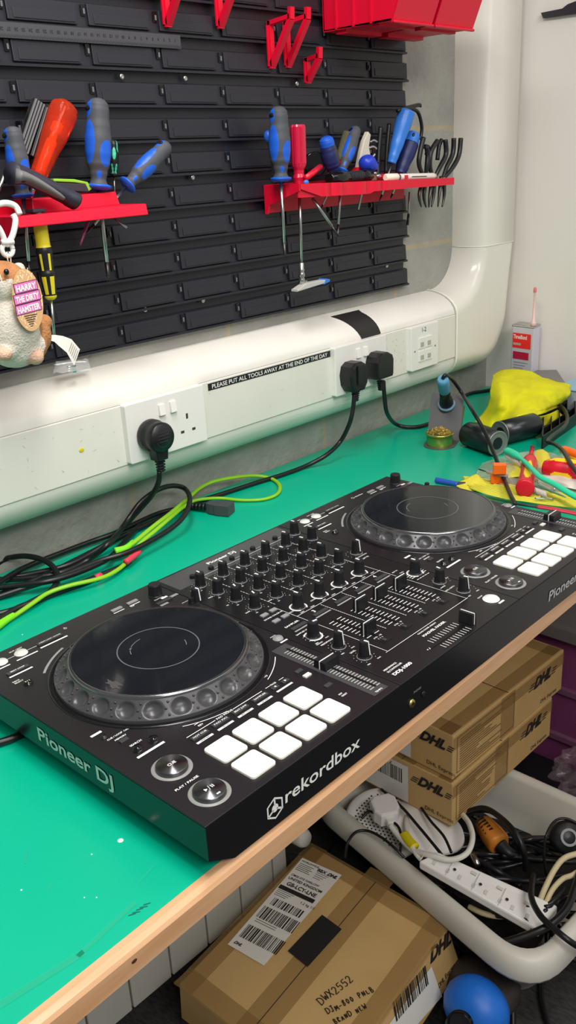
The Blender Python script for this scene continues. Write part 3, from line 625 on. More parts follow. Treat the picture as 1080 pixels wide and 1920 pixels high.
# ================================================================== louvred tool panel
PEG = mat('panel_plastic', (33, 34, 42), .40, bump=.04, bscale=250)
YP = .634
tp = thing('louvred_pegboard', (.55, .648, .261), 'black louvred plastic tool panel fixed on the blockwork wall above the trunking', 'tool panel')
b = MB(); XP0, XP1 = -.25, 1.137; ZP0, ZP1 = .261, .99
b.box(((XP0 + XP1) / 2, .6475, (ZP0 + ZP1) / 2), (XP1 - XP0, .004, ZP1 - ZP0))
sl = [.5594 + .1172 * k for k in range(-7, 5)]; rows = [.2787 + .0452 * k for k in range(0, 16)]
for zi, z in enumerate(rows):
    x1 = XP1 + (.006 if zi % 2 == 0 else .001)
    # continuous strip with an overhanging lower ledge
    b.prism([(.646, z + .010), (.6405, z + .008), (.6395, z - .018), (.6355, z - .0195), (.6355, z - .0225), (.646, z - .0225)], XP0, x1, M=Matrix(((0, 0, 1, 0), (1, 0, 0, 0), (0, 1, 0, 0), (0, 0, 0, 1))))
    for x in sl:
        xa, xb = x + .006, min(x + .1055, XP1 - .003)
        if xb - xa < .02: continue
        b.hexa([(xa, .6352, z - .0172), (xb, .6352, z - .0172), (xb, .6415, z - .0172), (xa, .6415, z - .0172), (xa, .6372, z + .0075), (xb, .6372, z + .0075), (xb, .6415, z + .0075), (xa, .6415, z + .0075)], r=.0006)
        b.hexa([(xa + .008, .6344, z - .0150), (xb - .004, .6344, z - .0150), (xb - .004, .638, z - .0150), (xa + .008, .638, z - .0150), (xa + .008, .6356, z - .003), (xb - .004, .6356, z - .003), (xb - .004, .638, z - .003), (xa + .008, .638, z - .003)], r=.0004)
for z in rows:
    for x in sl:
        if x < XP1 - .02: b.box((x + .0005, .6385, z), (.0065, .001, .013), 2); b.box((x + .001, .6372, z - .0015), (.0026, .0022, .0065), 1, r=.0005, seg=1)
b.build('louvre_sheet', [PEG, mat('hook_grey', (104, 104, 110), .35), BLG], tp)
b = MB(); b.lathe([(.0042, 0), (.0036, .0018), (.0016, .0022), (0, .0012)], 14); scr = b.mesh('screw', STEEL)
for x, z in ((.6064, .6069), (.4937, .6064), (.6047, .4748), (.491, .2988), (.6043, .296), (.8427, .6051), (.8430, .296), (1.075, .296)): inst(scr, 'screw', tp, frame((x, .6395, z + .004), (1, 0, 0), (0, 0, 1)))
# steel ruler standing on a ledge, upside down
b = MB(frame((.5986, .6335, .6645), (-1, 0, 0), (0, 0, -1))); b.box((.25, .0085, -.0004), (.5, .017, .0008))
b.mat = 1
for k in range(1, 49): b.text(str(k), .0052, tr(.01 * k, .0055, .0001), bold=.02, center=True)
for k in range(0, 480): 
    if k < 420: b.bar(.001 * k + .001, .0133 if k % 5 else .0118, .00028, .0035, z=.0002)
b.build('steel_ruler', [mat('ruler_steel', (92, 92, 98), .4, .7), mat('ruler_ink', (36, 36, 40), .6)], label='steel ruler standing upside down on a ledge of the tool panel', cat='ruler')
# ------------------------------------------------------------------ red shelves
def yz(poly, x0, x1): return poly, x0, x1, Matrix(((0, 0, 1, 0), (1, 0, 0, 0), (0, 1, 0, 0), (0, 0, 0, 1)))
def pyz(b, poly, x0, x1, m=None, r=0): b.prism(poly, x0, x1, m, r, M=Matrix(((0, 0, 1, 0), (1, 0, 0, 0), (0, 1, 0, 0), (0, 0, 0, 1))))
def ring_hole(b, x, y, z, m=1): b.lathe([(.0075, z), (.0, z + .00005)], 18, m, M=tr(x, y, 0), cap=False)
sh = thing('tool_shelf', (.35, YP, .42), 'short red plastic tool shelf with the plush toy clipped to it', 'tool shelf')
b = MB(); x0, x1 = .252, .4445
b.hexa([(x0, .550, .4365), (x1, .550, .4375), (x1, .634, .4375), (x0, .634, .4365), (x0, .553, .4495), (x1, .553, .4515), (x1 - .004, .634, .4515), (x0, .634, .4495)], r=.0012)
b.hexa([(.296, .586, .449), (.4305, .590, .451), (.4335, .633, .451), (.296, .633, .449), (.298, .5885, .466), (.4275, .5925, .468), (.4275, .633, .468), (.298, .633, .466)], r=.0012)
pyz(b, [(.553, .449), (.634, .449), (.634, .405), (.626, .405), (.552, .437)], x0 - .003, x0 + .0015, r=0)
b.box(((x0 + x1) / 2, .6325, .452), (x1 - x0, .003, .022))
b.mat = 1
for x in (.272, .385): ring_hole(b, x, .572 if x < .3 else .61, .4510 if x < .3 else .4683)
b.build('shelf_body', [RED, BLG], sh)
sh2 = thing('tool_shelf', (.96, YP, .42), 'long red plastic tool shelf with scalloped front edge, right of the other shelf', 'tool shelf')
b = MB(); x0, x1 = .75, 1.178
def zs(x): return .4595 - .0100 * (x - .75) / .428
b.hexa([(x0, .564, zs(x0) - .004), (x1, .564, zs(x1) - .004), (x1 - .04, .634, zs(x1) - .002), (x0, .634, zs(x0) - .004), (x0, .562, zs(x0)), (x1, .562, zs(x1)), (x1 - .04, .634, zs(x1)), (x0, .634, zs(x0))], r=.0008)
b.hexa([(x0, .558, zs(x0) - .006), (.80, .558, zs(.8) - .019), (.80, .561, zs(.8) - .019), (x0, .561, zs(x0) - .006), (x0, .558, zs(x0) + .001), (.80, .558, zs(.8) + .001), (.80, .561, zs(.8) + .001), (x0, .561, zs(x0) + .001)])
sc_ = []
n = 60
for i in range(n + 1):
    x = x0 + (x1 - x0) * i / n; d = 0
    for c in (.81, .845, .905, .945): d = max(d, .006 * max(0, 1 - ((x - c) / .013) ** 2) ** .5 if abs(x - c) < .013 else 0)
    hgt = .019 if x < .93 else .0155 - .0045 * (x - .93) / .25; sc_.append((x, .558 + (.004 - d if x < .97 else 0), zs(x), hgt))
vs = []
for x, y, z, h in sc_: vs += [(x, y, z + .001), (x, y, z - h), (x, y + .002, z - h), (x, y + .002, z + .001)]
b.add(vs, [(4 * i + j, 4 * i + 4 + j, 4 * i + 4 + (j + 1) % 4, 4 * i + (j + 1) % 4) for i in range(n) for j in range(4)] + [(0, 1, 2, 3), (4 * n + 3, 4 * n + 2, 4 * n + 1, 4 * n)])
pyz(b, [(.558, .461), (.634, .4605), (.634, .4165), (.6285, .4165), (.6245, .430), (.558, .4505)], x0 - .002, x0 + .001)
b.box((.936, .6325, .4395), (.37, .003, .043))
b.box((1.02, .612, .462), (.10, .016, .006), r=.001)
b.mat = 1
b.build('shelf_body', [RED, BLG], sh2)
# ------------------------------------------------------------------ hooks and bins
def bracket(px, py, hgt, out, label, thick=.0045, grp=None, tipup=.012):
    p = Yp(px, py, YP); t = thing('panel_hook', (p.x, YP, p.z - hgt), label, 'hook', grp)
    b = MB(tr(p.x, YP, p.z)); 
    def bar(a, c, w_): 
        a = Vector(a); c = Vector(c); d = (c - a).normalized(); q = Vector((-d.y, d.x)) * w_ / 2
        pyz(b, [(-(a + q).x, (a + q).y), (-(a - q).x, (a - q).y), (-(c - q).x, (c - q).y), (-(c + q).x, (c + q).y)], -thick, thick)
    bar((.002, .003), (.002, -hgt), .007); bar((0, 0), (out, .004), .006); bar((out, 0), (.003, -hgt + .004), .008); bar((out, 0), (out + .001, .004 + tipup), .006)
    b.box((0, -.0012, -hgt * .5), (thick * 3.2, .0024, hgt * .9)); b.build('bracket', RED, t); return t
bracket(504, 44, .062, .046, 'left one of the two large red triangular hooks above the right shelf')
bracket(535, 44, .062, .046, 'right one of the two large red triangular hooks above the right shelf')
bracket(574, 113, .034, .028, 'smallest red triangular hook, right of and below the two large ones')
p = Yp(325, 30, YP)
bracket(304, -52, .066, .05, 'red hook at the top edge of the panel above the ruler end')
bracket(405, -44, .066, .05, 'red hook at the top edge between ruler and the two large hooks')
def bin_(x0, x1, label):
    t = thing('storage_bin', ((x0 + x1) / 2, .57, .68), label, 'storage bin', None)
    b = MB(); zb = .686; zt = .80; w_ = .0022
    yb, yf, yt = .632, .497, .447
    for x in (x0, x1 - w_):
        pyz(b, [(yb, zb), (yf, zb - .002), (yt, zt), (yb, zt)], x, x + w_)
    b.hexa([(x0, yf - .002, zb - .004), (x1, yf - .002, zb - .004), (x1, yf + .001, zb - .004), (x0, yf + .001, zb - .004), (x0, yt - .002, zt), (x1, yt - .002, zt), (x1, yt + .001, zt), (x0, yt + .001, zt)])
    b.box(((x0 + x1) / 2, (yb + yf) / 2, zb), (x1 - x0, yb - yf, .003)); b.box(((x0 + x1) / 2, yb, (zb + zt) / 2), (x1 - x0, .003, zt - zb))
    for y in (.605, .57, .535): b.box((x0 - .0008, y, .74), (.003, .003, .11)) 
    b.box(((x0 + x1) / 2, .60, zb - .004), (x1 - x0 - .01, .02, .006)); b.box(((x0 + x1) / 2, .53, zb - .003), (x1 - x0 - .01, .012, .004))
    b.box(((x0 + x1) / 2, yf - .004, zb - .003), (x1 - x0 + .002, .006, .004), r=.001, seg=1)
    b.build('bin_shell', RED, t); return t
bin_(.905, 1.008, 'red plastic storage bin at the top right, nearer one above the small hook')
bin_(1.016, 1.128, 'red plastic storage bin at the top right beside the white corner trunking')
# ------------------------------------------------------------------ hand tools
def patches(lst, base=0):
    def f(th, t):
        for a, t0, da, dt, m in lst:
            d = (th - a + PI) % (2 * PI) - PI
            if (d / da) ** 2 + ((t - t0) / dt) ** 2 < 1: return m
        return base
    return f
def camang(M):
    "angle (in the tool's own frame) under which the photograph's viewpoint lies"
    v = M.inverted() @ CP; return math.atan2(v.y, v.x)
NAVY = mat('navy_rubber', (30, 40, 92), .45); LBL = mat('light_blue_plastic', (52, 122, 214), .35); DGR = mat('dark_grey_rubber', (52, 52, 58), .5)
HP = [(0, .62), (.03, .95), (.05, 1.0), (.055, .98), (.07, .66), (.12, .58), (.2, .68), (.3, .88), (.42, .98), (.55, 1.0), (.68, .92), (.78, .84), (.86, .84), (.93, .78), (.98, .55), (1, .25)]
def handle_secs(L, r, prof=HP, flat=1.0, n=90):
    out = []
    for i in range(n + 1):
        t = i / n
        for (a, ra), (c, rc) in zip(prof, prof[1:]):
            if a <= t <= c + 1e-9: k = (t - a) / (c - a); k = k * k * (3 - 2 * k) if c - a > .02 else k; rr = ra + (rc - ra) * k; break
        out.append((t * L, rr * r, rr * r * flat, 0, 0))
    return out
def driver(base, top, r, label, mats=None, spin=0, shaft=None, sr=.0025, hole=True, tip=None, name='screwdriver', prof=HP, style='draper'):
    M = aim(base, top); L = (Vector(top) - Vector(base)).length; t = thing(name, M, label, 'screwdriver', None)
    a = camang(M) + spin
    b = MB(M)
    if style == 'draper':
        pf = patches([(a + .75, .40, .62, .15, 1), (a - .85, .52, .62, .24, 1), (a + .1, .17, .3, .045, 1), (a + 2.6, .45, .6, .2, 1), (a - 1.1, .88, .5, .10, 1)], 0)
        b.loft(handle_secs(L, r), 110, lambda th, tt: 2 if tt < .065 else pf(th, tt)); 
        hd = b.build('handle', mats or [GREYR, BLUE, BLUE], t)
        if hole:
            h = MB(M @ rz(math.degrees(a - 1.1))); h.loft([(0, .0032, .0058, 0, 0), (.0008, .003, .0056, 0, 0)], 20, lambda th, tt: 0, M=tr(r * .80, 0, L * .88) @ ry(82)); h.build('hanging_hole', BLK, hd)
    else:
        b.loft(handle_secs(L, r, prof), 90, patches(style, 0)); b.build('handle', mats, t)
    if shaft:
        e = Vector(shaft); s0 = Vector(base); d = (e - s0)
        h = MB(); h.tube([s0 + d * 0, s0 + d * .82], sr, 12, 0, sub=1); h.tube([s0 + d * .82, s0 + d * .97, s0 + d], lambda q: sr * (1 - .35 * q), 10, 1, sub=1)
        h.build('shaft', [STEEL, DSTEEL], t)
    return t
driver(Yp(185, 357, .600), Yp(183, 184, .600), .0172, 'largest blue and grey screwdriver standing upright on the left red shelf', shaft=Yp(203, 520, .600), sr=.0030)
driver(Yp(236, 350, .600), Yp(316, 270, .590), .0128, 'blue and grey screwdriver leaning right over the end of the left shelf', shaft=Yp(163, 437, .608), sr=.002)
driver(Yp(44, 372, .598), Yp(22, 237, .600), .0135, 'blue and grey screwdriver standing behind the grey folding tool on the left shelf', shaft=Yp(55, 515, .598), sr=.0025)
# grey folding tool lying on the shelf
P0 = [Yp(22, 325, .566), Yp(52, 332, .566), Yp(100, 356, .564), Yp(142, 378, .562)]
t = thing('folding_knife', P0[1], 'chunky grey and navy folding hand tool lying across the front of the left shelf', 'folding tool')
b = MB(); b.tube(P0, lambda q: .0132 + .0055 * max(0, 1 - q * 3) + .0012 * (q > .85), 20, 0, flat=.72, sub=8); b.build('body', mat('navy_dark', (48, 48, 62), .45, bump=.3, bscale=900), t)
PF = [Yp(30, 330, .5565), Yp(52, 335, .5552), Yp(84, 352, .5546), Yp(118, 372, .5555)]
b = MB(); b.tube(PF, lambda q: .0118 * (1 - q ** 3 * .6) + .0050 * max(0, 1 - q * 3), 20, 0, flat=.5, sub=8); b.build('grip_inlay', mat('grip_grey', (112, 112, 112), .5), t)
b = MB(); p = Yp(43, 337, .5465); b.ball(p, (.0042, .0016, .0034)); b.build('pivot_hole', BLK, t)
# red transparent screwdriver
base, top = Yp(70, 335, .612), Yp(124, 194, .612); M = aim(base, top); L = (top - base).length
t = thing('screwdriver', M, 'large transparent red screwdriver with an orange core leaning right on the left shelf', 'screwdriver')
CLR = mat('clear_red', (255, 84, 52), .04, trans=.72, ior=1.15); 
b = MB(M); b.loft(handle_secs(L, .0172, [(0, .5), (.08, .62), (.3, .72), (.6, .95), (.85, 1.05), (.95, .95), (1, .6)]), 12, lambda th, tt: 0, p=2.3); b.build('handle', CLR, t)
b = MB(M); b.lathe([(.0055, .0), (.006, L * .5), (.004, L * .52), (.004, L * .6), (.0065, L * .62), (.006, L * .72), (.003, L * .74)], 16, 0); b.lathe([(.0011, L * .74), (.0011, L * .95)], 8, 1); b.build('blade_core', [mat('orange_core', (255, 170, 20), .4), WHT], t)  # orange core; thin white rod paints the shaft's highlight inside the handle
b = MB(); b.tube([base, base + (base - top) * .25], .003, 10, sub=1); b.build('shaft', STEEL, t)
# black ribbed handles
for k, (b0, b1, wd, lab) in enumerate((((40, 285), (72, 190), .0155, 'wider black ribbed file handle leaning behind the left shelf'), ((60, 295), (88, 203), .0095, 'narrow black ribbed file handle leaning against the transparent red screwdriver'))):
    a_, c_ = Yp(*b0, .622), Yp(*b1, .622); M = aim(a_, c_, (0, 1, 0)); L = (c_ - a_).length; b = MB(M)
    b.box((0, 0, L / 2), (wd, .008, L), r=.001)
    for i in range(4 if k == 0 else 2): b.box((-wd / 2 + wd * (i + .5) / (4 if k == 0 else 2), -.0045, L / 2), (wd * .12, .0016, L * .98), 1); b.box((-wd / 2 + wd * (i + .5) / (4 if k == 0 else 2), .0045, L / 2), (wd * .12, .0016, L * .98), 1)
    b.build('file_handle', [BLK, mat('rib_grey', (118, 118, 122), .35)], label=lab, cat='file')
driver(Yp(214, 330, .624), Yp(212, 262, .624), .0070, 'small green and black precision screwdriver behind the largest blue one', mats=[BLK, mat('mint_green', (58, 190, 150), .4), BLK], hole=False, shaft=Yp(215, 372, .62), sr=.001,
       style=[(k * 1.05, .62 + .2 * (k % 2), .38, .17, 1) for k in range(6)] + [(k * 1.05 + .5, .2, .3, .14, 1) for k in range(6)])
# utility knife
a_, c_ = Yp(96, 347, .604), Yp(160, 351, .604); M = frame(a_, (c_ - a_), (0, 0, 1)); L = (c_ - a_).length
t = thing('utility_knife', M, 'lime green and grey utility knife lying behind the folding tool', 'knife')
b = MB(M); b.prism([(0, -.006), (L, -.006), (L + .002, 0), (L - .004, .004), (0, .003)], -.006, .006, r=.001); b.build('body', DGR, t)
b = MB(M); b.prism([(0, .004), (L * .6, .0045), (L - .004, .0035), (L + .001, -.005), (L + .006, -.002), (L, .006), (L * .6, .0085), (0, .0075)], -.0065, .0065, r=.001); b.build('lime_trim', mat('lime', (140, 200, 50), .4), t)
# hanging yellow/black screwdriver
ya, yb_ = Yp(75, 420, .572), Yp(96, 562, .572); M = aim(ya, yb_); L = (yb_ - ya).length
t = thing('screwdriver', M, 'yellow and black screwdriver hanging handle up through the left shelf beside the plush toy', 'screwdriver')
YEL = mat('yellow_plastic', (216, 200, 40), .4)
b = MB(M @ tr(0, 0, -.0)); a = camang(M)
pr = [(-.02, .2), (0, .8), (.28, .82), (.3, .9), (.34, .98), (.6, .85), (.64, .98), (.68, .95), (.93, .72), (.97, .72), (1, .4)]
b.loft([(tt * L, rr * .0105, rr * .0105, 0, 0) for tt, rr in [(x / 50 * 1.0, 0) for x in range(51)] for rr in [next(((ra + (rc - ra) * (tt - t0) / (t1 - t0)) for (t0, ra), (t1, rc) in zip(pr, pr[1:]) if t0 <= tt <= t1), .4)]], 40,
       lambda th, tt: 1 if tt < .3 or tt > .93 or (.38 < tt < .6 and abs((th - a + PI) % (2 * PI) - PI) > .35 and abs((th - a + PI) % (2 * PI) - PI) < .75) or (.68 < tt < .92 and abs((th - a + PI) % (2 * PI) - PI) > .22 and abs((th - a + PI) % (2 * PI) - PI) < .8) else 0)
b.build('handle', [BLK, YEL], t)
b = MB(); b.tube([yb_, Yp(101, 628, .572)], .0020, 10, 0, sub=1); b.tube([Yp(101, 628, .572), Yp(103, 642, .572)], .0014, 8, 1, sub=1); b.build('shaft', [STEEL, BLK], t)
b = MB(); p = Yp(67, 395, .572); b.box(p, (.018, .018, .004), r=.001); b.tube([p, ya], .0085, 12, 0, sub=1); b.build('end_cap', DGR, t)
b = MB(); b.tube([Yp(208, 405, .60), Yp(238, 427, .58)], .0013, 8, 0, sub=1); b.build('hex_key', STEEL, label='thin bright steel rod poking out under the right end of left shelf', cat='hex key')
b = MB(); b.tube([Yp(166, 412, .585), Yp(157, 440, .585), Yp(150, 460, .585)], lambda q: .0028 - .0016 * q, 10, 0, sub=3); b.build('test_probe', mat('purple_clear', (170, 70, 120), .15, trans=.5), label='thin purple translucent probe hanging below the left shelf', cat='probe')
b = MB(); b.tube([Yp(22, 292, .61), Yp(0, 350, .60), Yp(-12, 380, .60)], .0022, 8, 0, sub=1); b.build('metal_rod', STEEL, label='thin steel rod leaning at the far left end of the left shelf', cat='rod')
b = MB(); p = Yp(36, 530, YP); b.box((p.x, YP - .006, p.z), (.022, .012, .011), r=.001); b.build('panel_clip', RED, label='short red clip on the panel behind the plush toy tag', cat='clip')
# right shelf tools
driver(Yp(527, 341, .590), Yp(522, 199, .590), .0168, 'tallest blue and grey screwdriver, first at the left end of the right shelf', shaft=Yp(534, 480, .590), sr=.0027, spin=.15)
b = MB(); p = Yp(503, 256, .612); b.ball(p, (.007, .007, .009)); b.tube([p, Yp(512, 300, .612), Yp(516, 345, .612)], .0045, 12, 1); b.build('small_screwdriver', [BLUE, DGR], label='small blue knob ended driver peeping out left of the tallest screwdriver', cat='screwdriver')
base, top = Yp(561, 346, .590), Yp(558, 234, .590); M = aim(base, top); L = (top - base).length
t = thing('nut_driver', M, 'crimson fluted nut driver whose long shaft hangs below the right shelf', 'screwdriver')
CR = mat('crimson', (196, 22, 62), .22, coat=.3)
b = MB(M); vs = []; secs = [(0, .0075), (.06, .0085), (.12, .0105), (.18, .0082), (.24, .0085), (.3, .0108), (.36, .0122), (.96, .0122), (1, .0105)]
n = 36
for tt, r_ in secs:
    for i in range(n): a = 2 * PI * i / n; rr = r_ * (1 - (.12 if tt > .3 and i % 6 in (0,) else 0)); vs.append((rr * math.cos(a), rr * math.sin(a), tt * L))
b.add(vs, [(j * n + i, j * n + (i + 1) % n, (j + 1) * n + (i + 1) % n, (j + 1) * n + i) for j in range(len(secs) - 1) for i in range(n)] + [tuple((len(secs) - 1) * n + i for i in range(n))], 0, False); b.build('handle', CR, t)
b = MB(); e = Yp(565, 492, .590); b.tube([base, e], .0026, 12, 0, sub=1); 
M2 = aim(e, Yp(566, 533, .590)); L2 = (Yp(566, 533, .590) - e).length
b.lathe([(.0030, 0), (.0042, .001), (.0042, L2 * .3), (.0052, L2 * .34), (.0038, L2 * .42), (.0052, L2 * .5), (.0055, L2 * .62), (.004, L2 * .68), (.0052, L2 * .76), (.0048, L2)], 16, 0, M=M2); b.build('shaft', STEEL, t)
a_, c_ = Yp(552, 542, .586), Yp(612, 527, .586); M = frame(a_, c_ - a_, (0, 0, 1)); L = (c_ - a_).length
b = MB(M); b.prism([(0, -.004), (L * .85, -.0015), (L * .9, .004), (L * .3, .0055), (0, -.001)], -.007, .007, 0, r=.001); b.prism([(L * .82, -.003), (L, -.001), (L * 1.02, .003), (L * .88, .006)], -.0075, .0075, 1, r=.001)
b.build('scraper_pad', [mat('pad_grey', (190, 188, 184), .5), LBL], label='small white pad with blue end hanging from the nut driver chuck', cat='pad')
b = MB(); M = aim(Yp(590, 308, .618), Yp(596, 306, .595)); 
for i in range(9): b.lathe([(.0175 - .001 * (i % 2), .002 * i - .01), (.0192 - .0022 * (i % 2), .002 * i - .009), (.0175, .002 * i - .008)], 28, 0, M=M)
b.build('ribbed_roll', BLG, label='black ribbed roll behind the small red driver on the right shelf', cat='roll')
b = MB(); b.tube([Yp(573, 334, .575), Yp(601, 313, .585)], .0046, 14, 0, sub=1); b.ball(Yp(574, 342, .572), (.005, .004, .004), 1); b.build('small_screwdriver', [mat('red_gloss', (214, 22, 48), .3), LBL], label='short red rod-handled driver lying between crimson driver and navy handle', cat='screwdriver')
NB = [NAVY, BLUE, BLUE]
driver(Yp(628, 332, .596), Yp(610, 256, .596), .0145, 'navy handled screwdriver with a bright blue top ring, leaning left', mats=[NAVY, BLUE, DGR], spin=.3, shaft=Yp(600, 436 - 40, .60), sr=.0015,
       style=[(0, .9, 9, .12, 1), (camang(aim(Yp(628, 332, .596), Yp(610, 256, .596))) + 1.3, .6, .6, .3, 2)])
h = MB(); h.ball(Yp(618, 276, .5815), (.0028, .0012, .003)); h.build('hanging_hole', BLK, bpy.data.objects['screwdriver.006'] if 'screwdriver.006' in bpy.data.objects else None, ) if False else None
driver(Yp(640, 325, .600), Yp(669, 238, .606), .0115, 'blue and grey screwdriver leaning right, next to the white scissor handle', shaft=Yp(633, 442, .585), sr=.0023)
b = MB(); b.tube([Yp(634, 300, .61), Yp(642, 272, .612), Yp(650, 247, .612)], lambda q: .0055 + .0012 * q, 12, 0, flat=.6, sub=4); b.tube([Yp(634, 300, .61), Yp(628, 330, .606)], .004, 10, 1, sub=1); b.build('brush', [mat('olive_bristle', (92, 88, 68), .9, bump=1, bscale=700), RED], label='short brush with olive bristles standing between two blue screwdrivers', cat='brush')
# scissors handle
a_ = Yp(680, 290, .600); M = frame(a_, (1, 0, 0), (0, 0, 1)) @ rz(-22)
b = MB(M); b.prism([(-.008, -.028), (.006, -.028), (.013, -.008), (.016, .006), (.008, .016), (.006, .036), (-.002, .038), (-.008, .02), (-.009, 0)], -.004, .004, 0, r=.0015)
b.tube([(.014, 0, 0), (.024, .004, 0), (.03, .012, .001)], .0024, 10, 1); b.tube([(.012, .016, 0), (.022, .022, 0), (.032, .022, 0)], .0024, 10, 1); b.tube([(.012, .026, 0), (.02, .032, 0), (.03, .033, .0)], .002, 10, 1)
b.prism([(-.014, -.034), (.008, -.034), (.004, -.024), (-.008, -.024)], -.006, .006, 2, r=.001)
b.build('spring_scissors', [mat('offwhite_plastic', (206, 198, 184), .4), STEEL, mat('red_gloss', (214, 22, 48), .3)], label='off-white scissor handle with steel loops behind the blue ball handle', cat='scissors')
p = Yp(689, 306, .583); t = thing('ball_driver', p, 'round royal blue ball-handled driver on the right shelf', 'screwdriver')
b = MB(); b.ball(p, (.0155, .0150, .0140)); b.ball(p + Vector((.008, -.006, -.004)), (.011, .008, .009)); b.build('handle', mat('royal_blue', (34, 60, 190), .35), t); b = MB(); b.ball(p + Vector((.0135, -.0125, .001)), (.0022, .0022, .003)); b.build('hole', BLK, t); b = MB(); b.tube([p, Yp(672, 393, .59)], .0018, 8, sub=1); b.build('shaft', STEEL, t)
# torch
a_, c_ = Yp(617, 336, .572), Yp(694, 327, .574); M = aim(a_, c_); L = (c_ - a_).length
t = thing('torch', M, 'small black torch lying on the right shelf in front of the navy handle', 'torch')
b = MB(M); b.lathe([(.0075, 0), (.0098, .002), (.0100, L * .35), (.0088, L * .38), (.0088, L * .42), (.0078, L * .45), (.0078, L * .8), (.0092, L * .83), (.0092, L)], 28, 0); b.build('barrel', BLG, t)
b = MB(M); 
for k in range(10): b.lathe([(.0082, L * (.46 + .032 * k)), (.0086, L * (.47 + .032 * k)), (.0082, L * (.48 + .032 * k))], 24, 0, cap=False)
b.build('knurled_grip', DGR, t)
b = MB(); p = Yp(699, 332, .572); b.box(p, (.014, .008, .012), r=.002); b.ball(p + Vector((.001, -.003, .006)), (.0045, .0045, .003), 1); b.ball(p + Vector((.014, -.001, .001)), (.006, .004, .004), 1); b.build('glass_fuse', [mat('glass_amber', (170, 140, 110), .08, trans=.6), STEEL], label='small clear and metal fitting between the torch and white marker', cat='fitting')
# marker
a_, c_ = Yp(722, 333, .570), Yp(816, 330, .566); M = aim(a_, c_); L = (c_ - a_).length
t = thing('marker_pen', M, 'white marker pen lying along the right half of the right shelf', 'pen')
b = MB(M); b.lathe([(.0048, L * .26), (.0056, L * .29), (.0056, L * .94), (.004, L)], 24, 0); b.build('barrel', mat('pen_white', (230, 222, 216), .35), t)
b = MB(M); b.lathe([(.0045, 0), (.0062, .002), (.0066, L * .22), (.0058, L * .23), (.0050, L * .27)], 24, 0, pm=[0, 0, 1, 1]); b.build('cap', [mat('cap_cream', (244, 234, 216), .4), mat('cap_ring', (110, 108, 84), .4)], t)
b = MB(M @ rz(math.degrees(camang(M)))); b.box((.0055, 0, L * .36), (.0006, .006, L * .07)); b.mat = 1; b.box((.0055, 0, L * .62), (.0006, .0016, L * .3)); b.build('print', [mat('red_gloss', (214, 22, 48), .3), DGR], t)
# light blue wide handle and dark blue ring handle
base, top = Yp(734, 306, .592), Yp(763, 208, .585)
driver(base, top, .0150, 'plain light blue tapered handle leaning right on the right shelf', mats=[LBL, LBL], hole=False, style=[], shaft=Yp(712, 378, .597), sr=.002, prof=[(0, .5), (.15, .62), (.4, .78), (.8, 1), (.97, 1.02), (.985, .95), (1, .82)])
b = MB(); b.tube([Yp(745, 208, .588), Yp(764, 203, .588), Yp(778, 206, .588), Yp(786, 215, .588), Yp(791, 240, .589), Yp(788, 262, .590)], .0032, 10, 0); b.tube([Yp(760, 203, .590), Yp(785, 197, .590), Yp(787, 200, .590)], .0034, 10); b.build('cutter', BLK, label='black looped cutter handle behind the light blue and dark blue handles', cat='cutters')
base, top = Yp(750, 326, .594), Yp(777, 248, .590); M = aim(base, top)
driver(base, top, .0158, 'dark blue handle with bright blue ring top at the right shelf end', mats=[NAVY, LBL, DGR], hole=False, shaft=Yp(733, 372, .6), sr=.002, prof=[(0, .6), (.2, .75), (.5, .95), (.7, .95), (.8, .85), (.9, .8), (.97, .65), (1, .35)], style=[(0, .93, 9, .2, 1), (camang(M) - 1.5, .5, .5, .3, 2), (camang(M) + 1.6, .5, .5, .3, 2)])
b = MB(M @ rz(math.degrees(camang(M)))); 
b.ball((.0120, 0, .068), (.0025, .0026, .0042)); b.build('ring_hole', BLK, bpy.data.objects[[o.name for o in WM if o.name.startswith('screwdriver')][-1]])
for k, (x, y0, y1) in enumerate(((712, 330, 238), (728, 325, 232))):
    b = MB(); b.tube([Yp(x - 4, y0, .61), Yp(x - 2, (y0 + y1) / 2, .612), Yp(x + 2, y1, .612)], .0042, 10, 0); b.build('plier_handle', BLK, label=('left' if k == 0 else 'right') + ' one of two black upright plier grips behind the blue ball handle', cat='pliers')
def pliers(piv, h1, h2, j1, j2, label, m=BLK):
    t = thing('pliers', Vector(piv), label, 'pliers')
    for h, j, o in ((h1, j1, .002), (h2, j2, -.002)):
        h = [Vector(q) for q in h]; b = MB(); b.tube([Vector(piv)] + h, lambda q: .0032 + .0014 * min(1, q * 2), 12, 0, sub=6); b.build('handle', m, t)
        b = MB(); b.tube([Vector(piv) + Vector((0, o, .004)), Vector(j[0]), Vector(j[1])], lambda q: .0052 * (1 - q * .75), 8, 0, sub=5); b.build('jaw', DSTEEL, t)
    b = MB(); b.lathe([(.005, -.004), (.005, .004)], 16, M=tr(*piv) @ rx(90)); b.build('pivot', DSTEEL, t)
pliers(Yp(797, 338, .574), [Yp(786, 310, .574), Yp(788, 285, .574), Yp(794, 258, .574)], [Yp(800, 315, .570), Yp(802, 292, .570), Yp(800, 275, .570)], [Yp(786, 365, .572), Yp(790, 388, .572)], [Yp(795, 368, .572), Yp(799, 389, .572)], 'black pliers hanging in the right shelf, leftmost of three pairs')
pliers(Yp(813, 337, .570), [Yp(806, 312, .570), Yp(808, 285, .570), Yp(820, 264, .570)], [Yp(824, 315, .566), Yp(836, 290, .566), Yp(835, 262, .566)], [Yp(806, 366, .568), Yp(804, 389, .568)], [Yp(813, 366, .568), Yp(809, 388, .568)], 'black pliers hanging in the right shelf, middle of three pairs')
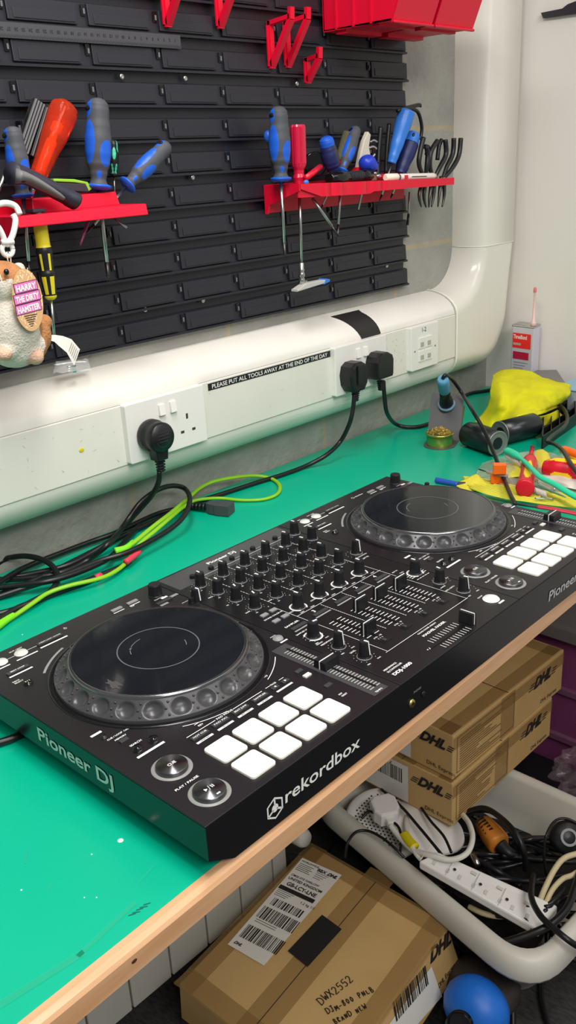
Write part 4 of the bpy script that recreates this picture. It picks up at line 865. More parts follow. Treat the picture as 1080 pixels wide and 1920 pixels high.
pliers(Yp(830, 336, .566), [Yp(838, 312, .566), Yp(849, 288, .566), Yp(851, 259, .566)], [Yp(846, 318, .562), Yp(860, 292, .562), Yp(864, 259, .562)], [Yp(824, 362, .566), Yp(821, 388, .566)], [Yp(833, 364, .566), Yp(829, 388, .566)], 'black pliers with widely curved grips, rightmost of three hanging pairs')
b = MB(); b.tube([Yp(820, 300, .576), Yp(823, 275, .576), Yp(828, 262, .576)], .004, 10); b.build('side_cutters', BLK, label='single black grip sticking up between the hanging pliers', cat='cutters')
b = MB(); b.tube([Yp(797, 275, .580), Yp(803, 277, .580), Yp(800, 290, .580)], .0042, 10); b.build('tweezers', BLK, label='stubby black grip right of the dark blue handle', cat='tweezers')
for k, (a_, c_, lab) in enumerate(((( 590, 380), (608, 405), 'x'),)): pass
b = MB(); b.tube([Yp(586, 372, .585), Yp(622, 424, .575)], .0026, 10, 0, sub=1); b.tube([Yp(622, 424, .575), Yp(634, 442, .572)], .0020, 8, 1, sub=1); b.build('driver_bit', [STEEL, DSTEEL], label='steel screwdriver blade slanting down to the right under the right shelf', cat='blade')
# black hanger strip on the right panel edge
b = MB(); b.tube([Yp(768, 360, .628), Yp(766, 402, .628)], .0018, 8, 0, sub=1); b.tube([Yp(766, 402, .628), Yp(764, 422, .628)], .0024, 8, 1, sub=1); b.build('thin_blade', [STEEL, BLK], label='thin blade hanging at the right edge of the tool panel', cat='blade')
# ================================================================== plush toy on a clip
def remesh(b, voxel, smooth=6):
    me = b.mesh('tmp', []); o = bpy.data.objects.new('tmp', me); C.objects.link(o)
    m = o.modifiers.new('r', 'REMESH'); m.mode = 'VOXEL'; m.voxel_size = voxel; m.use_smooth_shade = True
    if smooth: s = o.modifiers.new('s', 'SMOOTH'); s.iterations = smooth; s.factor = .5
    bpy.context.view_layer.update(); ne = bpy.data.meshes.new_from_object(o.evaluated_get(bpy.context.evaluated_depsgraph_get()))
    r = MB(); r.v = [v.co.copy() for v in ne.vertices]; r.f = [tuple(p.vertices) for p in ne.polygons]; r.mi = [0] * len(r.f); r.sm = [True] * len(r.f)
    bpy.data.objects.remove(o); bpy.data.meshes.remove(me); bpy.data.meshes.remove(ne); return r
def fcen(b, f): return sum((b.v[i] for i in f), Vector()) / len(f)
YH = .530
def H(px, py, dy=0): return Yp(px, py, YH + dy)
t = thing('plush_toy', H(30, 670), 'brown and white plush hamster toy hanging by a white clip from the left red shelf', 'plush toy')
b = MB()
S = .00068   # metres per pixel at this distance
def E(px, py, dy, rx_, ry_, rz_, rot=0): b.ball((0, 0, 0), (rx_ * S, ry_ * S, rz_ * S), M=tr(*H(px, py, dy)) @ ry(rot), n=24)
E(4, 532, 0, 44, 40, 38); E(20, 610, 0, 54, 44, 66, 6); E(30, 650, .004, 48, 40, 36, 0); E(62, 648, -.004, 25, 24, 26, 0); E(12, 655, -.012, 22, 20, 20)
E(66, 668, -.014, 14, 17, 15); E(6, 664, -.02, 14, 15, 11); E(84, 604, .0, 13, 12, 14); E(36, 580, -.020, 17, 13, 15, 30); E(35, 505, .004, 13, 7, 12); E(-30, 505, .004, 13, 7, 12); E(72, 625, .006, 22, 24, 34); E(-30, 600, -.01, 16, 14, 18)
b = remesh(b, .0019, 3)
ec = H(35, 505, .0); fp = [H(66, 672, -.016), H(4, 668, -.02)]
for i, f in enumerate(b.f):
    c = fcen(b, f); px = H(0, 0)
    d = c - CP; qx = (RR @ d); X = 540 + FPX * qx.x / qx.z; Y = 960 + FPX * qx.y / qx.z
    rel = c - H(20, 600)
    back = c.y > YH + .008 + .01 * math.sin(rel.z * 90)
    if (c - fp[0]).length < .0125 or (c - fp[1]).length < .0115: m = 2
    elif (c - ec).length < .0098: m = 1
    elif rel.z > .0255: m = 0 if (c.z > H(0, 522).z and c.x > H(-20, 500).x) or back else 1
    elif (c - H(36, 580, -.020)).length < .0115: m = 2
    else: m = 0 if (c.x > H(58, 600).x + .004 * math.sin(rel.z * 160) or back) else 1
    b.mi[i] = m
FUR = dict(rough=.95, bump=1, bscale=420)
b.build('body', [mat('fur_brown', (186, 128, 82), nz=.25, nscale=60, **FUR), mat('fur_white', (222, 214, 200), nz=.1, nscale=60, **FUR), mat('fur_pink', (226, 182, 156), **FUR)], t)
b = MB(); b.ball(H(12, 510, -.0275), (.0032, .0026, .0034)); b.build('eye', BLG, t)
b = MB(); b.ball(H(-16, 510, -.0275), (.0032, .0026, .0034)); b.build('eye', BLG, t)
b = MB(); b.ball(H(-3, 524, -.031), (.0034, .003, .0026)); b.build('nose', mat('fur_pink', (226, 182, 156)), t)
# oval swing tag
o = H(52, 563, -.034); F = frame(o, (1, .12, 0), (-.17, 0, 1)); SX, SZ = .0205, .0345
b = MB(F); b.lathe([(1, 0), (1, .0006)], 40, 0, M=Matrix.Diagonal((SX, SZ, 1, 1)))
rg = random.Random(5)
for k in range(70):
    a = rg.uniform(0, 2 * PI); q = rg.uniform(.55, .92); x, y = q * SX * math.cos(a), q * SZ * math.sin(a); b.line((x, y), (x + rg.uniform(-.003, .003), y + rg.uniform(.001, .005)), .0009, 1, z=.0008)
tag_ = b.build('swing_tag', [mat('tag_tan', (214, 170, 120), .5), mat('tag_pale', (250, 226, 190), .5)], t)
for k, (s_, y, wd) in enumerate((('HARRY', .0105, .0300), ('THE DIRTY', -.0012, .0345), ('HAMSTER', -.0128, .0335))):
    b = MB(F @ tr(-.0005 * k, y, .0009) @ rz(3)); b.flat([(-wd / 2 - .0015, -.0012), (wd / 2 + .0015, -.0012), (wd / 2 + .0015, .0102), (-wd / 2 - .0015, .0102)], 0, z=0); b.flat([(-wd / 2 - .0006, -.0004), (wd / 2 + .0006, -.0004), (wd / 2 + .0006, .0094), (-wd / 2 - .0006, .0094)], 1, z=.0002); b.text(s_, .0092, tr(0, .0010, .0003), 2, bold=.04, fit=wd - .002, center=True)
    b.build('tag_lettering', [mat('plum', (84, 30, 66), .5), mat('pink', (226, 120, 190), .5), WHT], tag_)
b = MB(F)
for k, s_ in enumerate(('REMOVE TAG BEFORE', 'GIVING TO', 'A CHILD')): b.text(s_, .0034, tr(.001, -.0185 - .0042 * k, .0009), 0, bold=.02, center=True, fit=(.018, .012, .008)[k])
b.v = b.v; b.build('tag_small_print', mat('tag_dark', (60, 48, 36), .5), t) if False else None
b = MB(F)
for k in range(6): b.bar(-.009 + .0012 * k, -.0172 - .0024 * k, .018 - .0028 * k, .0011, z=.0009)
b.build('tag_small_print', mat('tag_dark', (70, 60, 48), .5), tag_)
b = MB(); CL = mat('care_label', (222, 218, 208), .6); 
pts = [(88, 628, 0), (104, 628, -.004), (118, 630, -.006), (134, 636, -.008), (150, 655, -.010)]
vs = []
for i, (x, y, dy) in enumerate(pts): p_ = H(x, y, dy); vs += [p_, p_ + Vector((-.004 - .0022 * i * (i > 1), -.002, -.004 - .0034 * i))]
b.add(vs, [(2 * i, 2 * i + 1, 2 * i + 3, 2 * i + 2) for i in range(4)], 0, True)
for k in range(5):
    q0, q1 = vs[6].lerp(vs[8], .1 + .18 * k), vs[7].lerp(vs[9], .1 + .18 * k); q0, q1 = q0.lerp(q1, .15), q0.lerp(q1, .8); n_ = Vector((0, -.0005, 0)); d_ = (vs[8] - vs[6]) * .05
    b.add([q0 + n_, q1 + n_, q1 + n_ + d_, q0 + n_ + d_], [(0, 1, 2, 3)], 1)
b.build('care_label', [CL, GRY], t)
ct = thing('key_clip', H(14, 480), 'white plastic spring clip holding the plush toy on the edge of the left shelf', 'clip')
b = MB(); b.tube([H(-30, 415, -.004), H(-20, 392, .004), H(6, 381, .010), H(28, 386, .010), H(37, 402, .006)], .0036, 12); b.tube([H(24, 402, -.004), H(29, 414, -.006), H(24, 440, -.006), H(15, 456, -.006), H(11, 456, -.006), H(-2, 428, -.006), H(-24, 405, -.004)], .0034, 12); b.build('hook', WPL, ct)
b = MB(); b.tube([H(3, 454, -.008), H(25, 454, -.008)], .0030, 12, sub=1)
c = H(14, 468, -.006); b.tube([c + Vector((.0068 * math.cos(a * PI / 6), 0, .0068 * math.sin(a * PI / 6))) for a in range(13)], .0028, 10, sub=2); b.build('ring', WPL, ct)
b = MB(); b.tube([H(13, 472, -.008), H(14, 485, -.008), H(17, 497, -.004)], .0008, 6); b.tube([H(17, 472, -.008), H(20, 485, -.006), H(20, 497, -.004)], .0008, 6); b.build('cord', WHT, ct)
# little bag of parts on the trunking
t = thing('parts_bag', Yp(138, 700, .60), 'small clear bag of teal electronic parts on the trunking under the plush toy', 'plastic bag')
b = MB(); P4 = [Yp(100, 703, .588), Yp(172, 697, .592), Yp(165, 676, .63), Yp(106, 680, .625)]; N = 12; vs = []
for i in range(N + 1):
    for j in range(N + 1):
        u, v = i / N, j / N; p_ = (P4[0] * (1 - u) + P4[1] * u) * (1 - v) + (P4[3] * (1 - u) + P4[2] * u) * v
        vs.append(p_ + Vector((0, 0, .004 * math.sin(PI * u) * math.sin(PI * v) + .002 * noise.noise(Vector((u * 6, v * 6, 0))) + .002)))
b.add(vs, [(i * (N + 1) + j, i * (N + 1) + j + 1, (i + 1) * (N + 1) + j + 1, (i + 1) * (N + 1) + j) for i in range(N) for j in range(N)], 0, True)
FILM = mat('clear_film', (235, 238, 238), .12, alpha=.30, spec=.8); b.build('film', FILM, t)
b = MB(); a_, c_ = Yp(104, 684, .614), Yp(160, 678, .618); b.tube([a_, (a_ + c_) / 2 + Vector((0, 0, .001)), c_], .0045, 8, flat=.2); b.build('header_strip', WHT, t)
b = MB()
for k in range(3): b.tube([Yp(126, 688 + 4 * k, .60), Yp(142, 686 + 4 * k, .60)], .0009, 6, 0, sub=1)
b.box(Yp(139, 692, .602), (.003, .004, .009), 1); b.build('parts', [STEEL, mat('teal', (60, 170, 160), .4)], t)
# ================================================================== plugs and cables
def cable(pts, r=.0039, m=CABLE, **k): b = MB(); b.tube(pts, r, 12, 0, sub=8); return b
Z0 = T + .0040
def zz(L): return [Zp(x, y, T + h) if isinstance(h, float) and h < .5 else Yp(x, y, h) for x, y, h in L]
# A: round plug + mains lead
p = Yp(296, 822, .553); t = thing('mains_lead', p, 'black mains lead with a round moulded plug in the left wall socket', 'mains cable')
Fp = frame((.4185, .568, .1420), (1, 0, 0), (0, 0, 1))
b = MB(Fp); b.lathe([(.0215, 0), (.0232, .004), (.0232, .012), (.0205, .016), (.0215, .019), (.0215, .029), (.0195, .0325), (0, .033)], 40); b.prism([(-.009, -.034), (.009, -.034), (.0115, -.016), (-.0115, -.016)], .010, .028, r=.002); pg_ = b.build('plug', BLK, t)
b = MB(Fp)
for k in range(4): b.box((0, -.037 - .0042 * k, .019), (.0118 - .0008 * k, .0028, .011), r=.0008, seg=1)
b.box((0, -.044, .019), (.007, .018, .007), r=.001); b.build('strain_relief', BLK, pg_)
b = MB(Fp)
for k, w_ in enumerate((.014, .020, .020, .016)): b.bar(-w_ / 2, .008 - .0045 * k, w_, .0011, z=.0332)
b.ring(.0125, .0131, 200, 340, z=.0332); b.build('embossing', DGR, pg_)
b = cable(zz([(299, 884, .549), (297, 905, .552), (285, 928, .565), (262, 955, .590), (235, 985, .601), (205, 1018, .030), (165, 1050, .008), (113, 1074, .005), (50, 1084, .004), (-30, 1088, .004)])); b.build('cable', CABLE, t)
b = cable(zz([(-60, 1100, .004), (0, 1060 - 6, .012), (28, 1044, .020), (60, 1044, .024), (92, 1056, .020), (108, 1080, .012), (96, 1108, .008), (66, 1125, .006), (30, 1142, .004), (-30, 1158, .004)]))
b.build('coiled_lead', CABLE, label='black cable making a loop at the left edge of the mat by the wall', cat='cable')
b = cable(zz([(-30, 1128, .004), (60, 1098, .010), (117, 1080, .014), (187, 1052, .016), (233, 1038, .018), (272, 1020, .020), (319, 992, .022), (346, 966, .03), (356, 936, .04), (346, 916, .612), (322, 911, .612), (293, 920, .600), (262, 944, .600), (236, 980, .600), (212, 1010, .02), (170, 1038, .012), (120, 1062, .008), (40, 1080, .004), (-40, 1096, .004)]))
b.build('coiled_lead', CABLE, label='black cable rising in one big loop against the wall below the round plug', cat='cable')
b = cable(zz([(-30, 1112, .012), (39, 1068, .01), (117, 1036, .008), (170, 1016, .008), (215, 1000, .010), (262, 978, .008), (300, 962, .006), (345, 952, .005), (384, 948, .006)]), .0040)
t = thing('mains_lead', Zp(400, 950), 'black kettle lead with a grey three-pin connector lying on the mat', 'mains cable'); b.build('cable', CABLE, t)
a_, c_ = Zp(358, 948, T + .009), Zp(434, 955, T + .009); M = frame(a_, c_ - a_, (0, 0, 1)) ; L = (c_ - a_).length
b = MB(M)
for k in range(5): b.lathe([(.0048 + .0004 * k, 0), (.0048 + .0004 * k, L * .07)], 14, M=tr(L * (.02 + .09 * k), 0, 0) @ ry(90))
b.build('strain_relief', BLK, t)
b = MB(M @ rx(90)); b.prism([(L * .42, -.006), (L * .52, -.009), (L * .66, -.0105), (L * .66, -.012), (L, -.012), (L, .012), (L * .66, .012), (L * .66, .0105), (L * .52, .009), (L * .42, .006)], -.0085, .0085, r=.0015); b.build('connector', mat('connector_grey', (70, 70, 74), .5), t)
# B, C: plugs in the right socket
def plug(cx, cz, label, square):
    t = thing('mains_lead', (cx, .55, cz), label, 'mains cable'); F = frame((cx, .568, cz), (1, 0, 0), (0, 0, 1)); b = MB(F)
    if square: b.prism([(-.023, -.016), (-.020, -.021), (.020, -.021), (.023, -.016), (.024, .010), (.020, .019), (.008, .025), (-.008, .025), (-.020, .019), (-.024, .010)], 0, .028, r=.003)
    else: b.prism([(-.013, -.026), (.013, -.026), (.022, -.014), (.0245, .004), (.020, .019), (.009, .025), (-.009, .025), (-.020, .019), (-.0245, .004), (-.022, -.014)], 0, .027, r=.0045)
    pg = b.build('plug', BLK, t); b = MB(F)
    if not square: b.box((-.002, .004, .0285), (.014, .034, .003), r=.001)
    for k in range(5): b.box((0, -.028 - .0036 * k, .015), (.0125 - .001 * k, .0026, .011 - .0006 * k), r=.0008, seg=1)
    b.box((0, -.036, .015), (.0075, .018, .0075), r=.001); b.build('strain_relief', BLK, pg); return t
t = plug(.8665, .1385, 'black mains plug with a rounded face, left one in the right wall socket', False)
b = cable(zz([(664, 740, .553), (662, 765, .553), (655, 795, .556), (638, 828, .575), (612, 853, .02), (575, 873, .006), (530, 890, .004), (478, 906, .004), (420, 925, .004), (362, 944, .005), (300, 972, .006), (240, 1000, .006), (150, 1046, .005), (60, 1090, .004), (-40, 1130, .004)])); b.build('cable', CABLE, t)
t = plug(.9395, .1425, 'black mains plug with a squared face, right one in the right wall socket', True)
b = cable(zz([(719, 715, .553), (721, 745, .553), (726, 775, .56), (742, 795, .014), (768, 801, .005), (800, 796, .005), (840, 775, .004), (872, 742, .004), (910, 733, .004), (950, 728, .004), (1010, 722, .004)])); b.build('cable', CABLE, t)
b = cable(zz([(-30, 1178, .004), (0, 1160, .004), (34, 1140, .005), (67, 1127, .005), (100, 1113, .005), (150, 1095, .005), (190, 1078, .005), (225, 1064, .004), (243, 1052, .003)]), .0040); b.mat = 1; b.tube([Zp(179, 1084, T + .005), Zp(190, 1079, T + .005)], .0046, 12, sub=1)
b.build('taped_lead', [CABLE, mat('coral_red', (226, 60, 84), .5)], label='thick black cable with a small red band at the front of the cable bundle', cat='cable')
b = cable(zz([(-40, 1106, .013), (30, 1098, .014), (90, 1090, .016), (150, 1072, .015), (205, 1046, .013), (232, 1018, .008), (262, 984, .006)])); b.build('straight_lead', CABLE, label='black cable running straight through the middle of the cable bundle', cat='cable')
b = cable(zz([(-20, 1398, .004), (20, 1386, .004), (50, 1372, .004), (90, 1352, .004)])); b.build('short_lead', CABLE, label='black cable entering under the left side of the DJ controller', cat='cable')
# green lead
GRC = mat('lime_cable', (140, 196, 36), .4)
t = thing('lime_cable', Zp(300, 1000), 'thin lime green audio cable looping over the black cables with red and green ends', 'audio cable')
b = MB(); GP = zz([(15, 1163, .004), (60, 1132, .008), (90, 1112, .010), (130, 1098, .012), (185, 1085, .010), (215, 1072, .008), (238, 1053, .008), (262, 1020, .014), (290, 996, .02), (318, 972, .024), (345, 950, .02), (368, 938, .012), (410, 934, .006), (455, 938, .003), (495, 936, .003), (520, 926, .003), (524, 910, .003), (508, 897, .004), (478, 892, .010), (440, 895, .020), (400, 903, .024), (375, 915, .02), (355, 932, .02), (325, 958, .026), (290, 985, .024), (262, 1008, .020), (240, 1026, .016)])
b.tube(GP, .0034, 10, 0, sub=8, flat=.75); b.build('cable', GRC, t)
b = MB(); b.tube([Zp(216, 1034, T + .016), Zp(236, 1028, T + .016), Zp(250, 1016, T + .016)], lambda q: .0058 - .002 * q, 12); b.build('plug', mat('lime_bright', (130, 226, 30), .45), t, label='bright green plug')
b = MB(); b.tube([Zp(236, 1054, T + .012), Zp(247, 1046, T + .012), Zp(262, 1034, T + .012)], lambda q: .0046 - .001 * q, 12); b.build('plug', MT['coral_red'], t, label='coral red plug')
b = MB(); b.tube([Zp(-10, 1178, T + .006), Zp(8, 1165, T + .006), Zp(26, 1153, T + .006)], lambda q: .0055 - .002 * q, 12); b.build('plug', mat('lime_bright', (130, 226, 30), .45), t, label='bright green plug')
# ================================================================== soldering stand and iron
t = thing('soldering_stand', (1.01, .47, T), 'grey metal soldering iron stand with a round tin of brass wool', 'soldering stand')
ISM = mat('stand_grey', (92, 92, 94), .45, .3)
c = Vector((1.016, .476, T)); b = MB(); up = Vector((math.cos(R(22)), math.sin(R(22)), 0)); sd = Vector((up.y, -up.x, 0))
def W(a_, c_, z=0): return c + up * a_ + sd * c_ + Vector((0, 0, z))
pl = []
for i in range(17): a = PI + PI * i / 16; pl.append((math.cos(a) * .0295, math.sin(a) * .0295))
poly = [(q[0], q[1]) for q in pl] + [(.0295, .040), (-.0295, .040)]
M0 = frame(c, sd, up); b.prism(poly, 0, .0018, M=M0, r=.0005); 
M1 = frame(c + up * .033, sd, up * .42 + Vector((0, 0, .91)))
b.prism(rrect(.062, .092, .003, cx=0, cy=.044), -.0009, .0009, M=M1); b.hexa([M1 @ Vector(v) for v in ((.0295, 0, -.001), (.0315, 0, -.001), (.0315, 0, 0), (.0295, 0, 0), (.0295, .07, -.022), (.0315, .07, -.022), (.0315, .07, .001), (.0295, .07, .001))]); b.build('stand_plate', ISM, t)
b = MB(tr(*(c + Vector((0, 0, .0018))))); b.lathe([(.0240, 0), (.0240, .020), (.0258, .0207), (.0258, .0232), (.0236, .024), (.0225, .018), (0, .017)], 40, cap=False); b.build('tin', mat('brass_tin', (190, 178, 92), .25, .85), t)
b = MB(); rg = random.Random(2); cc = c + Vector((0, 0, .0255))
for k in range(110):
    a = rg.uniform(0, 2 * PI); q = rg.uniform(0, .021); p_ = cc + Vector((q * math.cos(a), q * math.sin(a), .007 * (1 - (q / .022) ** 2) + rg.uniform(-.002, .002)))
    P_ = [p_ + Vector((rg.uniform(-.0035, .0035), rg.uniform(-.0035, .0035), rg.uniform(-.002, .002))) for _ in range(4)]; b.tube(P_, .0004, 4, sub=4)
b.build('brass_wool', mat('brass_wool', (226, 192, 108), .3, 1), t)
hc = M1 @ Vector((0, .070, .002)); tpp = hc + (Yp(830, 710, .47) - hc)
M = aim(hc, tpp); L = (tpp - hc).length
b = MB(M); b.lathe([(.0150, -.004), (.0170, .000), (.0158, .002), (.0125, .003), (.009, -.006)], 32, cap=False); b.build('holder_ring', mat('ring_blue_grey', (120, 150, 176), .3), t)
t = thing('soldering_iron', hc, 'soldering iron with light blue and black grip resting in the stand', 'soldering iron')
b = MB(M); b.lathe([(.003, -.035), (.005, -.01), (.0125, .002), (.0135, .006), (.0118, .018), (.0104, .026), (.0098, L * .62)], 28); b.build('grip', BLK, t)
b = MB(M); b.lathe([(.0102, L * .52), (.0112, L * .56), (.0110, L * .92), (.0088, L)], 28); b.build('handle', mat('iron_blue', (88, 146, 184), .35), t)
b = MB(); b.tube([tpp, tpp + Vector((.004, -.004, .006)), Yp(850, 714, .47), Yp(868, 740, .46), Zp(886, 770, .070), Zp(908, 808, .045), Zp(928, 855, .020), Zp(944, 896, .008), Zp(957, 928, .010), Zp(966, 945, .010)], .0034, 12, 0, sub=8); b.build('cable', CABLE, t)
# ================================================================== cans / cloth / box / glue
def can(a_, c_, r, label, cham=True):
    M = aim(a_, c_); L = (Vector(c_) - Vector(a_)).length; t = thing('spray_can', M, label, 'can')
    b = MB(M); b.lathe([(r * .55, 0), (r * .86, .002), (r, .007), (r, L * .985)], 40); b.build('body', mat('can_dark_green', (26, 34, 36), .28), t)
    b = MB(M); b.lathe([(r, L * .985), (r * 1.03, L * .99), (r * 1.0, L * 1.005), (r * .92, L), (r * .84, L * .985), (r * .7, L * .99), (r * .5, L * .985), (0, L * .975)], 40, cap=False); b.build('rim', mat('can_base', (150, 156, 152), .45, .7), t)
R1 = .0225
a_ = Zp(874, 812, T + R1); c_ = Zp(934, 832, T + R1); can(a_, c_, R1, 'small dark spray can lying nearest the soldering stand, silver base facing right')
a_ = Zp(1000, 800, T + R1); c_ = Zp(932, 822, T + R1); can(a_ + Vector((.018, .004, 0)), c_ + Vector((.03, .012, 0)), R1, 'dark spray can lying behind, half under the yellow cloth')
rowsC = [[(925, 702, .062), (942, 693, .066), (962, 692, .066), (985, 693, .066), (1008, 702, .064), (1034, 712, .060), (1069, 720, .052)],
         [(921, 722, .056), (938, 716, .066), (962, 714, .066), (985, 718, .066), (1010, 726, .064), (1038, 732, .058), (1070, 730, .048)],
         [(919, 742, .044), (938, 738, .058), (960, 740, .056), (985, 744, .054), (1010, 748, .052), (1036, 748, .046), (1068, 741, .040)],
         [(914, 760, .028), (934, 760, .042), (956, 764, .038), (980, 766, .042), (1005, 766, .042), (1030, 762, .038), (1056, 754, .030)],
         [(904, 776, .012), (924, 780, .022), (944, 784, .022), (966, 782, .034), (990, 776, .038), (1020, 770, .034), (1050, 758, .026)],
         [(890, 790, .003), (910, 798, .003), (928, 802, .004), (945, 798, .014), (972, 786, .032), (1004, 780, .034), (1046, 764, .022)]]
def patch(rows, b, sub=8, amp=.0022, fr=38, seed=0, m=0):
    nr, nc = len(rows), len(rows[0]); G = [[Zp(x, y, T + h) for x, y, h in r] for r in rows]
    U = [smooth_path(r, sub) for r in G]; cols = [smooth_path([U[i][j] for i in range(nr)], sub) for j in range(len(U[0]))]
    A = len(cols); B = len(cols[0]); vs = []
    for i in range(A):
        for j in range(B):
            p_ = cols[i][j]; e = min(1, (p_.z - T - .001) / .008); nn = noise.noise(p_ * fr + Vector((seed, 0, 0))) + .5 * noise.noise(p_ * fr * 2.3); vs.append(p_ + Vector((-.6, -.8, .5)) * amp * nn * max(0, e))
    b.add(vs, [(i * B + j, i * B + j + 1, (i + 1) * B + j + 1, (i + 1) * B + j) for i in range(A - 1) for j in range(B - 1)], m, True); return b
YCL = mat('yellow_microfibre', (226, 222, 16), .9, nz=.12, nscale=14, bump=.6, bscale=600, rgb2=(204, 196, 30))
t = thing('yellow_cloth', Zp(985, 780), 'crumpled bright yellow microfibre cloth draped over the grey box by the wall', 'cloth')
b = patch([[(x, y, h + (.004 if h > .03 else 0)) for x, y, h in r_] for r_ in rowsC], MB(), 8, .0060, 38); o = b.build('cloth', YCL, t); md = o.modifiers.new('thick', 'SOLIDIFY'); md.thickness = .0016
b = patch([[(1005, 782, .030), (1025, 778, .026), (1046, 768, .020)], [(1006, 792, .016), (1030, 788, .012), (1054, 778, .010)], [(1008, 804, .002), (1034, 795, .002), (1062, 784, .002)]], MB(), 6, .002, 60); o = b.build('lower_flap', YCL, t); md = o.modifiers.new('thick', 'SOLIDIFY'); md.thickness = .0016
# grey bench unit under the cloth
A_, B_, C_ = Zp(950, 695, .042), Zp(1044, 693, .042), Zp(1060, 717, .042); D_ = A_ + (C_ - B_); z0v = Vector((0, 0, .042 - T - .0005))
t = thing('bench_power_unit', (A_ + C_) / 2 - z0v, 'grey metal instrument box on the mat under the yellow cloth', 'instrument')
q4 = [D_, C_, B_, A_]; b = MB(); b.hexa([v - z0v for v in q4] + q4, r=.0015); b.build('case', mat('case_grey', (120, 118, 116), .4, .2), t)
fd = (C_ - D_).normalized(); b = MB(frame(D_ - z0v, C_ - D_, (0, 0, 1))); LL = (C_ - D_).length; 
b.prism(rrect(LL * .94, .052, .003, cx=LL / 2, cy=.029), .0005, .003, 0); b.prism(rrect(LL * .86, .040, .003, cx=LL / 2, cy=.029), .0025, .0036, 1)
for k in range(6): b.box((LL * (.5 + .07 * k), .045, .005), (.004, .006, .004), 2)
b.build('front_panel', [mat('bezel_grey', (166, 164, 160), .35), mat('panel_face', (196, 192, 186), .4), STEEL], t)
# glue tin
A_, B_, C_ = Zp(960, 609, .14), Zp(1001, 614, .14), Zp(1014, 608, .14); D_ = A_ + (C_ - B_); zv = Vector((0, 0, .14 - T))
t = thing('solvent_tin', (A_ + C_) / 2 - zv, 'white rectangular solvent tin with red label and pink nozzle by the right wall', 'tin')
q4 = [A_, B_, C_, D_]; cn = (A_ + C_) / 2; b = MB(); b.hexa([v - zv for v in q4] + q4, r=.003); b.build('can_body', mat('tin_white', (212, 208, 222), .3, .3), t)
q5 = [cn + (v - cn) * 1.04 for v in q4]; b = MB(); b.hexa([v - Vector((0, 0, .004)) for v in q5] + [v + Vector((0, 0, .0015)) for v in q5], r=.003); b.build('top_rim', STEEL, t)
Fl = frame(A_ - zv, B_ - A_, (0, 0, 1)); LW = (B_ - A_).length; HH = .14 - T; b = MB(Fl @ tr(0, 0, .0006))
b.bar(.004, HH - .048, LW - .010, .032, 0); b.bar(.006, HH - .072, LW - .016, .016, 2); b.text('ThreeBond', .0125, tr(.006, HH - .028, .0002), 1, bold=.02, fit=LW - .022); b.bar(.006, HH - .042, .02, .005, 1)
for k in range(9): b.bar(.008, HH - .080 - .006 * k, LW - .02 - .006 * (k % 3), .0016, 3)
b.build('label', [mat('label_red', (232, 36, 32), .4), WHT, mat('label_maroon', (176, 20, 60), .4), GRY], t)
b = MB(); nb = Zp(1000, 611, .1415); b.lathe([(.006, 0), (.006, .008), (.0035, .010), (.0026, .05), (.0022, .068), (.0034, .07), (.0034, .078), (.0015, .081)], 18, M=tr(*nb), pm=[0, 0, 0, 0, 0, 1, 1, 1]); b.build('nozzle', [mat('nozzle_clear', (232, 196, 188), .3), mat('nozzle_pink', (222, 120, 118), .35)], t)
# pale tray with a light blue rim at the right wall
b = MB(); A_ = Zp(1062, 722, .03); b.box((XR - .06, .385, .008), (.10, .075, .044), r=.003); b.mat = 1; b.box((XR - .06, .385, .031), (.104, .079, .003), r=.001); b.build('storage_tray', [mat('tray_grey', (176, 182, 188), .4), mat('pale_blue', (140, 186, 206), .35)], label='pale grey tray with a light blue rim at the right wall', cat='tray')
# black bracket on the right wall, top right
Q = [Xp(1014, 24, 1.455), Xp(1018, 34, 1.455), Xp(1090, 24, 1.455), Xp(1090, -2, 1.455), Xp(1064, 8, 1.455), Xp(1054, 16, 1.455)]
b = MB(); vs = Q + [v + Vector((XR - 1.455 - .001, 0, 0)) for v in Q]; n = 6; b.add(vs, [tuple(range(n)), tuple(range(n, 2 * n))[::-1]] + [(i, (i + 1) % n, n + (i + 1) % n, n + i) for i in range(n)]); b.build('wall_bracket', mat('bracket_black', (44, 42, 50), .4), label='dark bracket arm on the right wall at the top right corner', cat='bracket')
# ================================================================== clutter right of the controller
TR = mat('tray_black', (20, 21, 24), .5)
b = MB(); a_ = Zp(1016, 842, T); e1 = Zp(1018, 800, T) - a_; e2 = Vector((.17, .02, 0)); hz = Vector((0, 0, .024))
def wallb(b, p0, p1, th=.003, h=.024, z=None, m=0):
    d = (p1 - p0).normalized(); n_ = Vector((-d.y, d.x, 0)) * th / 2; z = p0.z if z is None else z; u = Vector((0, 0, h)); b.hexa([p0 - n_, p1 - n_, p1 + n_, p0 + n_, p0 - n_ + u, p1 - n_ + u, p1 + n_ + u, p0 + n_ + u], m, r=.0006)
e1 = e1 * 1.0
C4 = [a_, a_ + e2, a_ + e2 + e1, a_ + e1]
for i in range(4): wallb(b, C4[i], C4[(i + 1) % 4])
b.hexa([v + Vector((0, 0, .0004)) for v in C4] + [v + Vector((0, 0, .004)) for v in C4])
for k in (.25, .5, .75): wallb(b, a_ + e2 * k, a_ + e2 * k + e1 * .96, .002, .018)
wallb(b, a_ + e1 * .5, a_ + e1 * .5 + e2, .002, .018)
b.build('parts_tray', TR, label='black compartment tray on the mat at the right edge', cat='tray')
def stick(pts, r, name, mats, label, cat, **k):
    b = MB(); b.tube(pts, r, 14, 0, sub=k.pop('sub', 6), **k); return b.build(name, mats, label=label, cat=cat)
def Q3(L): return [Zp(x, y, T + h) for x, y, h in L]
